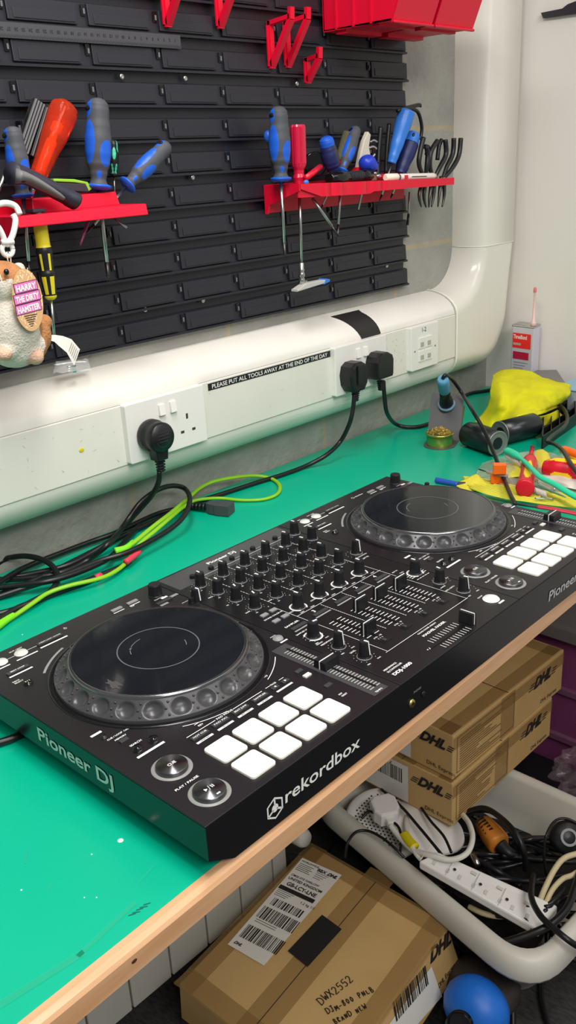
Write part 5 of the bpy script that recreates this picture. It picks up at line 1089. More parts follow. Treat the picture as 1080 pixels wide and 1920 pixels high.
b = MB(); b.tube(Q3([(818, 900, .005), (838, 904, .005), (858, 908, .005)]), lambda q: .0048 - .0008 * q, 14, 0); b.tube(Q3([(856, 907, .005), (888, 908, .006), (905, 905, .006)]), .0036, 12, 1); b.build('tool_knife', [mat('pen_blue', (40, 82, 178), .4), DGR], label='blue handled thin tool lying behind the right jog wheel', cat='hand tool')
cb = mat('clear_bag', (214, 206, 180), .12, alpha=.42, spec=.8)
b = patch([[(905, 868, .002), (935, 858, .008), (965, 850, .012), (1000, 846, .012), (1040, 850, .012), (1090, 862, .004)], [(895, 885, .006), (930, 876, .014), (960, 872, .016), (1000, 872, .014), (1040, 876, .014), (1095, 886, .010)], [(900, 902, .006), (935, 898, .014), (965, 896, .014), (1000, 898, .014), (1045, 905, .014), (1100, 912, .010)], [(912, 914, .002), (940, 914, .008), (970, 918, .008), (1010, 924, .008), (1050, 932, .008), (1105, 940, .004)]], MB(), 8, .006, 70)
b.build('clear_bag', cb, label='crumpled clear plastic bag under the pile of small tools', cat='plastic bag')
YL2 = mat('yellow_ribbed', (228, 214, 66), .6)
t = thing('ribbed_strap', Zp(980, 930), 'yellow ribbed strap of many strands lying along the back of the controller', 'strap')
for k in range(11):
    b = MB(); o = k * 2.7; b.tube(Q3([(868 + 1.2 * k, 894 + o * .75, .006 + .001 * (k % 3)), (905, 898 + o * .95, .009 + .0006 * k), (945, 907 + o, .010), (985, 915 + o * .92, .010 + .0008 * (k % 2)), (1030, 922 + o * .9, .010), (1100, 930 + o * .9, .010)]), .0013, 8, 0, sub=6); b.build('strand', YL2, t)
b = patch([[(850, 908, .003), (872, 898, .010), (892, 888, .016)], [(862, 915, .003), (882, 908, .010), (905, 898, .014)], [(872, 922, .003), (895, 918, .008), (915, 910, .010)]], MB(), 6, .003, 80); o = b.build('loose_end', YL2, t); md = o.modifiers.new('thick', 'SOLIDIFY'); md.thickness = .001
b = patch([[(950, 872, .008), (966, 862, .016), (990, 866, .018)], [(945, 884, .010), (970, 880, .018), (990, 882, .018)], [(940, 896, .012), (970, 894, .016), (985, 896, .014)]], MB(), 6, .004, 80); o = b.build('yellow_tag', YL2, label='yellow folded scrap beneath the toothbrush head', cat='scrap'); md = o.modifiers.new('thick', 'SOLIDIFY'); md.thickness = .001
b = patch([[(1000, 846, .010), (1016, 842, .018), (1030, 850, .018)], [(1004, 862, .012), (1020, 860, .018), (1034, 868, .018)], [(1010, 878, .010), (1022, 878, .016), (1036, 882, .014)]], MB(), 6, .004, 80); o = b.build('yellow_tag', YL2, label='yellow folded scrap left of the big red and yellow handle', cat='scrap'); md = o.modifiers.new('thick', 'SOLIDIFY'); md.thickness = .001
ORG = mat('orange_plastic', (250, 108, 22), .35)
b = MB(frame(Zp(934, 905, T + .012), (.55, -.83, 0), (.83, .55, 0))); b.box((0, .003, .008), (.024, .014, .018), r=.001); b.box((.001, -.006, .026), (.020, .013, .016), r=.001); b.build('orange_block', ORG, label='small stepped orange plastic block crossed by a clear tube', cat='block')
b = MB(); b.tube(Q3([(912, 884, .030), (952, 893, .026)]), .0032, 12, 0, sub=1); b.tube(Q3([(898, 880, .030), (914, 885, .030)]), .0012, 8, 1, sub=1); b.build('glass_tube', [mat('clear_tube', (220, 214, 214), .1, trans=.6), DSTEEL], label='clear tube with a metal tip lying over the orange block', cat='tube')
# stubby insulated screwdriver
IR = mat('insulated_red', (214, 24, 44), .35); IY = mat('insulated_yellow', (250, 208, 16), .35)
a_, c_ = Zp(994, 862, T + .018), Zp(985, 912, T + .024); M = aim(a_, c_); L = (c_ - a_).length; a = camang(M)
t = thing('insulated_screwdriver', M, 'short red and yellow insulated screwdriver with its round end facing the controller', 'screwdriver')
b = MB(M); b.loft([(0, .0085, .0085, 0, 0), (.002, .0105, .0105, 0, 0)] + [(L * k / 20, .0128 - .0010 * math.sin(PI * k / 20), .0128 - .0010 * math.sin(PI * k / 20), 0, 0) for k in range(2, 20)] + [(L, .0140, .0140, 0, 0), (L + .007, .0144, .0144, 0, 0), (L + .0105, .0138, .0138, 0, 0), (L + .0115, .0120, .0120, 0, 0)], 60, patches([(a, .55, .55, .28, 1), (a + 2.1, .55, .5, .28, 1), (a - 2.1, .55, .5, .28, 1)])); b.build('handle', [IR, IY], t)
b = MB(); b.tube([a_, a_ + (a_ - c_) * .55], .0036, 12, sub=1); b.build('insulated_blade', IR, t)
# big handle
a_, c_ = Zp(1020, 876, T + .026), Zp(1100, 888, T + .026); M = aim(a_, c_); L = (c_ - a_).length; a = camang(M)
t = thing('insulated_pliers', M, 'large red and yellow insulated handle at the right edge above the toothbrush', 'pliers')
b = MB(M); b.loft([(L * k / 24, .0195 * (.55 + .45 * math.sin(min(1, k / 9) * PI / 2)) - .002 * max(0, k - 14) / 10, .0195 * (.55 + .45 * math.sin(min(1, k / 9) * PI / 2)), 0, 0) for k in range(25)], 60, patches([(a + .55, .5, .32, .26, 1), (a - 1.0, .6, .3, .5, 1)])); b.build('handle', [IR, IY], t)
b = MB(); b.tube(Q3([(1056, 843, .034), (1075, 850, .034), (1100, 860, .034)]), lambda q: .0085 + .001 * q, 16, flat=.8); b.mat = 1; b.tube(Q3([(1072, 858, .028), (1100, 870, .028)]), .006, 12, sub=1); b.build('orange_grip_tool', [ORG, IY], label='orange tool handle behind the black cable at the right edge', cat='hand tool')
# toothbrush
MINT = mat('mint_plastic', (46, 206, 160), .35)
t = thing('toothbrush', Zp(1010, 890, T + .03), 'mint green toothbrush lying across the pile of small tools', 'toothbrush')
b = MB(); b.tube(Q3([(951, 845, .034), (962, 850, .035), (974, 858, .036), (984, 866, .038), (1002, 884, .042), (1014, 895, .042), (1040, 908, .040), (1068, 925, .038), (1105, 944, .034)]), lambda q: .0074 if q < .17 else (.0074 - .04 * (q - .17) if q < .26 else .0038 + .0026 * (q - .26)), 14, 0, sub=8, flat=.75); b.build('handle', MINT, t)
b = MB(); a_, c_ = Zp(947, 851, T + .028), Zp(972, 866, T + .028)
for i in range(9):
    for j in range(3): p_ = a_.lerp(c_, i / 8) + Vector((.002 * (j - 1), .002 * (j - 1), 0)); b.tube([p_ + Vector((0, 0, .004)), p_ + Vector((-.0035, -.0045, -.005))], .0013, 6, sub=1)
b.build('bristles', mat('bristle_white', (226, 218, 212), .7), t)
t = thing('clear_toothbrush', Zp(1012, 920, T + .012), 'clear toothbrush head with white bristles beside the short insulated screwdriver', 'toothbrush')
b = MB(); b.tube(Q3([(998, 905, .022), (1012, 912, .022), (1026, 918, .022), (1060, 932, .02)]), lambda q: .0042 - .0025 * (q > .5) * (q - .5) * 2, 12, 0, flat=.5); b.build('head', mat('clear_green', (120, 176, 150), .2, alpha=.8), t)
b = MB(); a_, c_ = Zp(998, 918, T + .016), Zp(1022, 928, T + .016)
for i in range(9):
    for j in range(3): p_ = a_.lerp(c_, i / 8) + Vector((.0018 * (j - 1), .0018 * (j - 1), 0)); b.tube([p_ + Vector((0, 0, .005)), p_ + Vector((-.001, -.002, -.005))], .0009, 6, sub=1)
b.build('bristles', mat('bristle_white', (226, 218, 212), .7), t)
b = patch([[(1020, 884, .014), (1045, 886, .02), (1090, 892, .02)], [(1016, 893, .016), (1050, 900, .022), (1095, 905, .02)], [(1018, 902, .010), (1052, 912, .014), (1100, 922, .012)]], MB(), 6, .004, 70); b.build('white_bag', mat('milky_bag', (226, 214, 206), .35, alpha=.92), label='milky white plastic bag under the toothbrush handle', cat='plastic bag')
b = MB(); b.tube(Q3([(908, 926, .006), (935, 932, .006), (968, 940, .006)]), .0042, 10, 0, flat=.4); b.build('green_sleeve', mat('clear_green', (120, 176, 150), .2, alpha=.8), label='clear green plastic sleeve tucked behind the jog wheel', cat='sleeve')
t = thing('red_gripped_tool', Zp(1040, 958, T + .01), 'tool with flat crimson grip lying beside the right tempo slider', 'hand tool')
b = MB(); b.tube(Q3([(1008, 950, .040), (1040, 955, .040), (1095, 966, .038)]), .0052, 12, 0, flat=.45); b.build('grip', mat('grip_crimson', (190, 40, 62), .4), t); b = MB(); b.tube(Q3([(962, 944, .038), (1010, 951, .040)]), .0018, 8, sub=1); b.build('shaft', DGR, t)
stick(Q3([(1046, 757, .03), (1058, 768, .028), (1064, 785, .024), (1056, 802, .024), (1036, 817, .026), (1026, 828, .028), (1040, 833, .03), (1056, 846, .04), (1068, 866, .048), (1084, 890, .048), (1105, 915, .044)]), .0036, 'black_cable', CABLE, 'black cable bending sharply over the black tray at the right edge', 'cable')
rg = random.Random(11)
for k, (x, y, c3) in enumerate(((1028, 900, 'shard'), (1040, 918, 'shard'), (1010, 905, 'shard'), (1018, 935, 'shard'))):
    b = MB(); p_ = Zp(x, y, T + .014); b.tube([p_, p_ + Vector((rg.uniform(-.014, .014), rg.uniform(-.01, .01), .003)), p_ + Vector((rg.uniform(-.02, .02), rg.uniform(-.015, .015), 0))], .0014, 8); b.build('metal_pick', STEEL, label='small bright metal pick in the clutter under the toothbrush', cat='pick', group='metal picks in the clutter')
# ================================================================== below the bench
CB = mat('cardboard', (204, 168, 110), .7, nz=.10, nscale=5, bump=.08, bscale=90, rgb2=(190, 154, 98)); CBT = mat('packing_tape', (160, 126, 74), .22, alpha=.42); INK = mat('carton_ink', (34, 30, 28), .7)
PAP = mat('label_paper', (226, 222, 214), .5); KRT = mat('brown_print', (112, 82, 46), .7)
def hexbox(top, bot, name, label, cat='cardboard box'):
    t = thing(name, sum(bot, Vector()) / 4, label, cat); b = MB(); b.hexa(bot + top, r=.0016); b.build('carton', CB, t); return t
def facef(p0, p1, p3, lift=.0008):
    "frame on a face: origin p0, x to p1, y towards p3"
    F = frame(p0, p1 - p0, p3 - p0); return F @ tr(0, 0, lift)
def barcode(b, x, y, w_, h, m, seed=1, vert=False):
    r_ = random.Random(seed); q = 0
    while q < w_:
        bw = r_.choice((.0009, .0009, .0016, .0024)); 
        if q + bw > w_: break
        b.bar(x + q, y, bw, h, m, z=.0004) if not vert else b.bar(x, y + q, h, bw, m, z=.0004); q += bw + r_.choice((.0008, .0012, .002))
def dhl(b, x, y, s, m, full=True):
    b.text('DHL', s, tr(x, y, .0002), m, bold=.05, shear=.45, space=1.0)
    for k in range(3): b.bar(x - s * (.55 - .1 * k), y + s * .04 + s * .17 * k, s * .5, s * .07, m); b.bar(x + s * 2.15 + s * .08 * k, y + s * .04 + s * .17 * k, s * .45, s * .07, m)
# big box
ZB = -.62; Pb = lambda x, y: Zp(x, y, ZB)
TA, TB, TC = Pb(585.6, 1586), Pb(838, 1732), Pb(336, 1845); TD = TC + (TB - TA)
BB = Zp(864, 1812, -.702); off = BB - TB; off.z = 0
bot = [Vector((v.x, v.y, -.702)) for v in (TA + off * .2, TC + Vector((.004, .012, 0)), TD + off, TB + off)]
t = hexbox([TA, TC, TD, TB], bot, 'cardboard_box', 'big cardboard box with a white shipping label and handwriting, on the floor under the bench')
b = MB(); fl_ = [TA.lerp(TD, .12), TC.lerp(TB, .1), TD.lerp(TA, .16), TB.lerp(TC, .22)]; b.hexa([Vector((v.x, v.y, FL + .001)) for v in fl_] + [Vector((v.x, v.y, -.704)) for v in fl_], r=.002); b.build('flat_carton', CB, label='flat cardboard carton lying underneath the big labelled box', cat='cardboard box')
F = frame(TC, TD - TC, TA - TC) ; 
if F.to_3x3().col[2].z < 0: F = frame(TC, TA - TC, TD - TC)
Ft = F @ tr(0, 0, .0006); FI = Ft.inverted()
def tq(px, py): v = FI @ Zp(px, py, ZB); return (v.x, v.y)
TXc = FI @ TA; 
m0 = ((TA + TB) / 2); m1 = ((TC + TD) / 2)
def strip3(b, a_, c_, wd, m=0, z=0): a2 = FI @ a_; c2 = FI @ c_; b.line(a2, c2, wd, m, z=z)
b = MB(Ft); strip3(b, m0, m1, .05, 0, .0002); b.mat = 0
for e0, e1 in ((TA, TC), (TC, TD), (TA, TB), (TB, TD)):
    i0 = e0 + ((TA + TD) / 2 - e0) * .08; i1 = e1 + ((TA + TD) / 2 - e1) * .08; strip3(b, i0, i1, .035, 0, .0004)
b.build('tape', CBT, t)
b = MB(Ft); strip3(b, m0, m1, .0012, 0, .0006); b.build('flap_seam', INK, t)
LB = [tq(567, 1610), tq(641, 1642), tq(495, 1812), tq(427, 1772)]
b = MB(Ft); b.flat(LB, 0, z=.0010)
o3 = Vector((*LB[0], 0)); xv = Vector((*LB[1], 0)) - o3; yv = Vector((*LB[3], 0)) - o3; lw, lh = xv.length, yv.length
FL_ = frame(o3, xv, -yv)
if FL_.to_3x3().col[2].z < 0: FL_ = frame(o3, xv, yv)
lm = FL_ @ tr(0, 0, .0012); sgn = -1 if (FL_.inverted() @ (o3 + yv)).y < 0 else 1
def lt(s_, x, y, sz, **k): b.text(s_, sz, lm @ tr(x * lw, sgn * y * lh - (sz if sgn < 0 else 0), 0), 1, **k)
def lb(x, y, w_, h, m=1): b.bar(x * lw, sgn * (y + h) * lh if sgn < 0 else y * lh, w_ * lw, h * lh, m, M=lm)
lt('WORLDWIDE', .03, .01, .0055, bold=.02); lt('BBX', .48, .02, .009, bold=.04); lt('DHL', .72, .02, .009, bold=.06, shear=.4)
for k in range(5): lb(.04, .055 + .018 * k, .36 - .05 * (k % 2), .005); 
for k in range(4): lb(.5, .075 + .02 * k, .3 - .04 * k, .004)
lt('CM20 0YE HARLOW', .06, .175, .006, bold=.02); lt('UNITED KINGDOM', .06, .21, .0075, bold=.03); lt('GB-LCY-LNE', .12, .255, .011, bold=.03, fit=lw * .72); lb(.02, .325, .86, .04)
for k in range(4): lb(.04, .375 + .018 * k, .4 - .04 * k, .004); 
lt('1.2 kg 1/1', .66, .38, .007, bold=.01)
for y, x, w_, h, sd_ in ((.46, .12, .72, .075, 3), (.565, .06, .88, .12, 4), (.77, .06, .88, .13, 6)):
    r_ = random.Random(sd_); q = 0
    while q < w_: bw = r_.choice((.012, .012, .022, .034)); lb(x + q, y, bw, h); q += bw + r_.choice((.011, .016, .028))
for k in range(2): lb(.1, .70 + .02 * k, .5, .004)
lt('DHL', .06, .935, .007, bold=.05, shear=.4)
b.build('shipping_label', [PAP, INK], t)
b = MB(Ft); b.flat([tq(604, 1717), tq(641, 1744), tq(577, 1815), tq(540, 1785)], 0, z=.0016); b.build('black_tape', mat('black_tape', (34, 32, 33), .55), t)
STK = {'D': [((0, 0), (0, 1)), ((-.1, 1), (.45, .95), (.75, .6), (.6, .15), (0, 0))], 'W': [((0, 1), (.2, .05), (.42, .6), (.62, .05), (.85, 1))], 'X': [((0, 1), (.7, 0)), ((.7, 1), (0, 0))],
 '2': [((0, .8), (.3, 1), (.6, .75), (.35, .35), (0, 0), (.7, .05))], '5': [((.65, 1), (.15, .95), (.1, .55), (.5, .6), (.6, .2), (.3, 0), (0, .1))], 'J': [((.1, 1), (.7, 1)), ((.45, 1), (.45, .1), (.2, 0), (.05, .15))],
 'M': [((0, 0), (.1, .8), (.35, .25), (.6, .8), (.75, 0))], '-': [((.05, .4), (.6, .45))], '8': [((.5, .9), (.1, .75), (.5, .35), (.3, 0), (.05, .25), (.55, .8), (.35, 1))], '0': [((.3, .9), (.05, .5), (.3, .05), (.55, .5), (.3, .9))],
 'P': [((.1, 0), (.1, .9), (.5, .85), (.45, .5), (.1, .45))], 'N': [((.05, 0), (.1, .8), (.5, .05), (.6, .8))], 'L': [((.1, .7), (.1, .05), (.55, .05))], 'B': [((.1, 0), (.1, .95), (.45, .85), (.4, .55), (.1, .5), (.55, .4), (.5, .05), (.1, 0))],
 'R': [((.1, 0), (.1, .85), (.5, .7), (.1, .45), (.55, 0))], 'A': [((0, 0), (.3, .7), (.5, 0)), ((.1, .25), (.45, .25))], 'E': [((.5, .7), (.1, .7), (.1, 0), (.55, .02)), ((.1, .35), (.4, .38))], ' ': [], 'U': [((0, .6), (.15, .05), (.45, .1), (.6, .6))]}
def hand(s_, pa, pb, h, seed):
    a2 = Vector((*tq(*pa), 0)); c2 = Vector((*tq(*pb), 0)); M_ = frame(a2, c2 - a2, Vector((0, 0, 1)).cross(c2 - a2)); L_ = (c2 - a2).length; r_ = random.Random(seed)
    for i, ch in enumerate(s_):
        o_ = Vector((i / len(s_) * L_, r_.uniform(-.1, .1) * h)); w_ = L_ / len(s_) * .95
        for st in STK[ch]:
            P_ = smooth_path([Vector((o_.x + x * w_, o_.y + y * h, .0004)) for x, y in st], 4) if len(st) > 2 else [Vector((o_.x + x * w_, o_.y + y * h, .0004)) for x, y in st]
            b.tube(P_, .00065, 5, sub=1, M=M_)
def hand_old(s_, pa, pb, h, seed):
    a2 = Vector((*tq(*pa), 0)); c2 = Vector((*tq(*pb), 0)); M_ = frame(a2, c2 - a2, Vector((0, 0, 1)).cross(c2 - a2)); b.text(s_, h, M_ @ tr(0, 0, .0006), 0, bold=-.0, fit=(c2 - a2).length, shear=.15)
b = MB(Ft); hand('DWX2552', (603, 1885), (666, 1838), .0125, 1); hand('DJM-800 PNLB', (616, 1903), (704, 1858), .0095, 2); hand('BRAND NEW', (629, 1921), (690, 1890), .0085, 3); b.build('handwriting', INK, t)
# front right face: from TD side to TB
Ff = frame(bot[2], bot[3] - bot[2], TD - bot[2])
if (Ff.to_3x3().col[2]).dot(CP - bot[3]) < 0: Ff = frame(bot[3], bot[2] - bot[3], TB - bot[3])
Lf = (bot[3] - bot[2]).length; Hf = (TB - bot[3]).length
def fq(px, py):
    # point on face plane seen at pixel
    d = ray(px, py); nrm = Ff.to_3x3().col[2]; k = (bot[3] - CP).dot(nrm) / d.dot(nrm); v = Ff.inverted() @ (CP + d * k); return Vector((v.x, v.y, 0))
b = MB(Ff @ tr(0, 0, .0008)); ql = [fq(808, 1812), fq(828, 1868), fq(760, 1945), fq(725, 1925)]; b.flat([(v.x, v.y) for v in ql], 0)
A0 = fq(822, 1848); A1 = fq(790, 1888)
xd_ = (fq(800, 1838) - fq(740, 1908)); M_ = frame(fq(742, 1918), xd_, Vector((0, 0, 1)).cross(xd_)); b.mat = 1
r_ = random.Random(9); q = 0; ln = xd_.length
while q < ln: bw = r_.choice((.0014, .0014, .0026, .0038)); b.bar(q, .002, bw, .030, 1, M=M_, z=.0008); q += bw + r_.choice((.0014, .002, .003))
b.build('side_label', [PAP, INK], t)
b = MB(Ff @ tr(0, 0, .0008)); a2, c2 = fq(806, 1806), fq(846, 1765); M_ = frame(a2, c2 - a2, Vector((0, 0, 1)).cross(c2 - a2)); b.text('DHL', .027, M_, 0, bold=.05, shear=.35, fit=(c2 - a2).length); b.build('side_print', INK, t); b = MB(Ff @ tr(0, 0, .0008))
a2, c2 = fq(822, 1853), fq(852, 1812); M_ = frame(a2, c2 - a2, Vector((0, 0, 1)).cross(c2 - a2)); b.text('DHL Express', .011, M_, 0, bold=.01, fit=(c2 - a2).length); b.build('side_print', INK, t)
# two stacked boxes
def stackbox(c0, c1, depth, z1, h, label, k):
    z0 = z1 - h; a_ = Vector((*c0, z1)); d_ = Vector((*c1, z1)) - a_; n_ = Vector((0, 0, 1)).cross(d_).normalized() * depth
    top = [a_, a_ + d_, a_ + d_ + n_, a_ + n_]; dz = Vector((0, 0, z0 - z1)); bot = [v + dz for v in top]
    t = hexbox(top, bot, 'cardboard_box', label)
    L = d_.length; b = MB(frame(bot[0], d_, (0, 0, 1)) @ tr(0, 0, .0008))
    b.mat = 0; fw = L * .52
    for (xa, ya), (xb, yb2) in (((.012, .008), (fw, .008)), ((fw, .008), (fw, h - .010)), ((fw, h - .010), (.012, h - .010)), ((.012, h - .010), (.012, .008))): b.line((xa, ya), (xb, yb2), .0011)
    r_ = random.Random(k)
    for j in range(13): b.bar(.020, h - .018 - .0048 * j, r_.uniform(.3, .92) * (fw - .03), .0016)
    b.build('printed_text', KRT, t)
    b = MB(frame(bot[0], d_, (0, 0, 1)) @ tr(0, 0, .0008)); dhl(b, L * .70, h * .60, .030, 0); b.build('side_print', INK, t); b = MB(frame(bot[0], d_, (0, 0, 1)) @ tr(0, 0, .0008)); b.text('DHL Express', .011, tr(L * .78, .008, 0), 0); b.build('side_print', INK, t)
    # end face (left)
    G = frame(bot[3], -n_, (0, 0, 1)) @ tr(0, 0, .0008); D = depth
    b = MB(G); b.bar(.01, .004, D * .52, h - .012, 0); b.mat = 1; barcode(b, .02, h * .45, D * .42, h * .34, 1, 5 + k); b.build('side_label', [PAP, INK], t)
    b = MB(G); dhl(b, D * .66, h * .62, .026, 0); b.build('side_print', INK, t); b = MB(G); b.text('DHL Express', .011, tr(D * .74, .010, 0), 0); b.build('side_print', INK, t)
    b = MB(); Fm = frame(top[0], d_, n_) @ tr(0, 0, .0006); b.bar(0, D / 2 - .025, L, .05, 0, M=Fm); b.bar(0, .004, L, .026, 0, M=Fm); b.bar(.002, .004, .03, D - .008, 0, M=Fm); b.bar(L - .035, .004, .03, D - .008, 0, M=Fm); b.bar(0, h * .66, L, .024, 0, M=frame(bot[0], d_, (0, 0, 1)) @ tr(0, 0, .0006)); b.bar(L * .40, .002, .045, h - .004, 0, M=frame(bot[0], d_, (0, 0, 1)) @ tr(0, 0, .0005)); b.build('tape', CBT, t)
    b = MB(Fm); b.bar(0, D / 2 - .0006, L, .0012, z=.0004); b.bar(L * .46, .0, .0014, D, z=.0004); b.build('flap_seam', INK, t); return t
stackbox((.7264, .2502), (1.0906, .2390), .20, -.40, .0875, 'upper one of the two stacked cardboard boxes sitting over the white tub', 1)
stackbox((.7180, .2440), (1.0560, .2400), .21, -.4885, .0880, 'lower one of the two stacked cardboard boxes, resting on the white tub', 2)
# white tub
ZR = -.585
def rpoly(c4, rad, n=8):
    out = []; k = len(c4)
    for i in range(k):
        p0, p1, p2 = c4[i - 1], c4[i], c4[(i + 1) % k]; a_ = (p0 - p1).normalized(); c_ = (p2 - p1).normalized(); ang = a_.angle(c_); d = rad / math.tan(ang / 2); s_ = p1 + a_ * d; e = p1 + c_ * d
        for j in range(n + 1): q = j / n; out.append((s_ * (1 - q) + p1 * q) * (1 - q) + (p1 * (1 - q) + e * q) * q)
    return out
c4 = [Vector((.528, -.016, 0)), Vector((.945, -.045, 0)), Vector((.945, .50, 0)), Vector((.630, .50, 0))]; cen = sum(c4, Vector()) / 4
def ins(d): 
    out = []
    for i in range(4):
        p0, p1, p2 = c4[i - 1], c4[i], c4[(i + 1) % 4]; a_ = (p1 - p0).normalized(); c_ = (p2 - p1).normalized(); na = Vector((-a_.y, a_.x, 0)); nc = Vector((-c_.y, c_.x, 0)); bis = (na + nc); out.append(p1 + bis * (d / (1 + na.dot(nc))))
    return out
loops = [(.074, FL + .002, .04), (.066, FL + .012, .05), (.022, ZR - .034, .06), (.014, ZR - .038, .07), (.005, ZR - .037, .075), (.002, ZR - .030, .078), (.007, ZR - .012, .076), (.010, ZR - .004, .075), (.016, ZR, .070), (.028, ZR, .060), (.034, ZR - .006, .052), (.044, ZR - .06, .05), (.080, FL + .010, .04)]
vs = []; 
for d, z, rad in loops: vs += [Vector((v.x, v.y, z)) for v in rpoly(ins(d), rad)]
n = len(vs) // len(loops); k = len(loops)
b = MB(); b.add(vs, [(j * n + i, j * n + (i + 1) % n, (j + 1) * n + (i + 1) % n, (j + 1) * n + i) for j in range(k - 1) for i in range(n)] + [tuple(range(n))[::-1], tuple((k - 1) * n + i for i in range(n))], None, True)
for i in (-1, -2): b.sm[i] = False
b.build('storage_tub', mat('tub_white', (206, 202, 190), .38, bump=.05, bscale=20), label='large off-white plastic tub full of cables on the carpet under the bench', cat='tub')
# router-like perforated disc
p0 = Zp(722, 1540, -.60); Mh = tr(*p0) @ rx(14) @ ry(-10)
t = thing('wireless_hub', Mh, 'round white hub with a perforated face, in the tub under the white plug', 'hub')
b = MB(Mh); b.lathe([(0, -.03), (.060, -.03), (.070, -.012), (.071, -.002), (.066, .003), (.056, .004), (0, .005)], 56, cap=False); b.build('shell', WPL, t)
b = MB(Mh); 
for i in range(-9, 10):
    for j in range(-9, 10):
        x, y = i * .0068 + .0034 * (j % 2), j * .006
        if math.hypot(x, y) < .053: b.lathe([(.0017, .0051), (0, .0052)], 6, M=tr(x, y, .0002), cap=False)
b.build('perforation', INK, t)
p0 = Zp(800, 1548, -.585); b = MB(tr(*p0) @ rx(8) @ ry(6)); b.lathe([(0, .006), (.03, .0055), (.058, .001), (.060, -.004), (.052, -.010), (0, -.012)], 48, cap=False, sy=1.15); b.build('oval_dish', WPL, label='smooth oval white plastic dish lying right of the perforated hub', cat='lid')
# white plug + lead
WC = mat('white_cable', (222, 220, 208), .4); ZC = -.56
t = thing('white_plug_lead', Zp(722, 1515, ZC), 'white mains lead with a chunky white plug on top of the perforated hub', 'mains cable')
Mp = frame(Zp(722, 1518, ZC), (.75, -.5, 0), (.4, .9, .1)); b = MB(Mp); b.prism([(-.015, -.024), (.015, -.024), (.023, -.010), (.023, .014), (.014, .024), (-.014, .024), (-.023, .014), (-.023, -.010)], -.012, .014, r=.004); b.box((0, -.028, 0), (.016, .02, .014), r=.004); b.build('plug', WPL, t)
def U(L): return [Zp(x, y, z) for x, y, z in L]
b = MB(); b.tube(U([(732, 1548, -.56), (745, 1565, -.565), (760, 1582, -.565), (778, 1596, -.56), (810, 1605, -.55), (845, 1612, -.55), (875, 1600, -.545), (886, 1572, -.545), (880, 1545, -.55), (868, 1528, -.56)]), .0046, 12, sub=8); b.tube(U([(764, 1530, -.57), (762, 1550, -.565), (768, 1580, -.56), (780, 1600, -.56), (790, 1612, -.565)]), .0042, 12, sub=8); b.build('cable', WC, t)
b = MB(); b.tube(U([(758, 1564, -.562), (768, 1578, -.560), (778, 1588, -.558)]), .0085, 12, flat=.7); b.build('yellow_tape', mat('tape_yellow', (222, 206, 20), .5), t)
# power strip
zs1, zs2 = -.552, -.598
a0, a1, a2, a3 = Zp(785, 1614, zs1), Zp(1010, 1744, zs2), Zp(1046, 1698, zs2), Zp(822, 1597, zs1); hv = Vector((0, 0, .016))
t = thing('power_strip', (a0 + a2) / 2 - hv, 'long white four-outlet power strip lying across the cables in the tub', 'power strip')
b = MB(); b.hexa([a0 - hv, a1 - hv, a2 - hv, a3 - hv, a0, a1, a2, a3], r=.003); b.build('housing', WPL, t)
Fs = frame(a0, a1 - a0, a3 - a0) @ tr(0, 0, .0004); Ls = (a1 - a0).length; Ws = (a3 - a0).length
for k in range(4):
    b = MB(Fs @ tr(Ls * (.17 + .22 * k), Ws / 2, 0)); b.box((0, 0, 0), (.0012, Ws * .9, .0008), 1, M=tr(-.032, 0, 0)); b.box((.004, .012, 0), (.009, .005, .0008)); b.box((-.012, -.008, 0), (.005, .008, .0008)); b.box((.012, -.008, 0), (.005, .008, .0008)); b.lathe([(.0026, .0004), (0, .0005)], 10, 2, M=tr(-.024, 0, 0), cap=False); b.build('outlet', [mat('outlet_grey', (204, 202, 194), .5), mat('outlet_seam', (200, 198, 190), .7), INK], t)
# orange vented connector
a_, c_ = Zp(904, 1542, -.60), Zp(938, 1585, -.60); M = aim(a_, c_); L = (c_ - a_).length
t = thing('orange_connector', M, 'orange slotted cable connector among the black cables in the tub', 'connector')
b = MB(M); b.loft([(0, .010, .010, 0, 0), (.003, .015, .015, 0, 0), (L * .55, .0185, .0185, 0, 0), (L * .9, .019, .019, 0, 0), (L, .016, .016, 0, 0)], 24, p=3); b.build('body', mat('orange_dull', (216, 134, 46), .45), t)
b = MB(M @ rz(math.degrees(camang(M))));
for k in range(5): b.box((.0168 + .0004 * k, 0, L * (.12 + .13 * k)), (.003, .016, .0028))
b.build('slots', INK, t); b = MB(); b.tube([c_, Zp(955, 1600, -.605), Zp(975, 1606, -.61)], lambda q: .013 - .006 * q, 14); b.build('boot', BLK, t)
# black cables
CBL = [BLK, mat('cable_satin', (30, 30, 34), .28)]
rg = random.Random(21)
def tubz(px, py, d=0): return Zp(px, py, -.64 + d)
for k in range(52):
    x, y = (rg.uniform(860, 1060), rg.uniform(1560, 1700)) if k < 36 else (rg.uniform(860, 1010), rg.uniform(1690, 1760)); ln = rg.uniform(60, 150); a = rg.choice((-.1, .15, .35, .6)) + rg.uniform(-.25, .25); P_ = []; bend = rg.uniform(-.5, .5)
    for i in range(6):
        q = i / 5 - .5; px = x + q * ln * 1.6 * math.cos(a) - bend * 60 * q * q; py = y + q * ln * math.sin(a) + bend * 80 * q * q
        v = tubz(px, py, rg.uniform(-.012, .012) + .0011 * (k if k < 36 else 30)); v.x = min(max(v.x, .635), .88); v.y = min(max(v.y, .045), .42); P_.append(v)
    b = MB(); b.tube(P_, rg.choice((.0026, .0034, .0042, .0048)), 10, sub=8); b.build('tangled_cable', CBL[k % 2], label='black cable in the tangle filling the white tub', cat='cable', group='black cables tangled in the tub')
b = MB(); N = 24; x0_, x1_, y0_, y1_ = .605, .885, .055, .44; vs = []
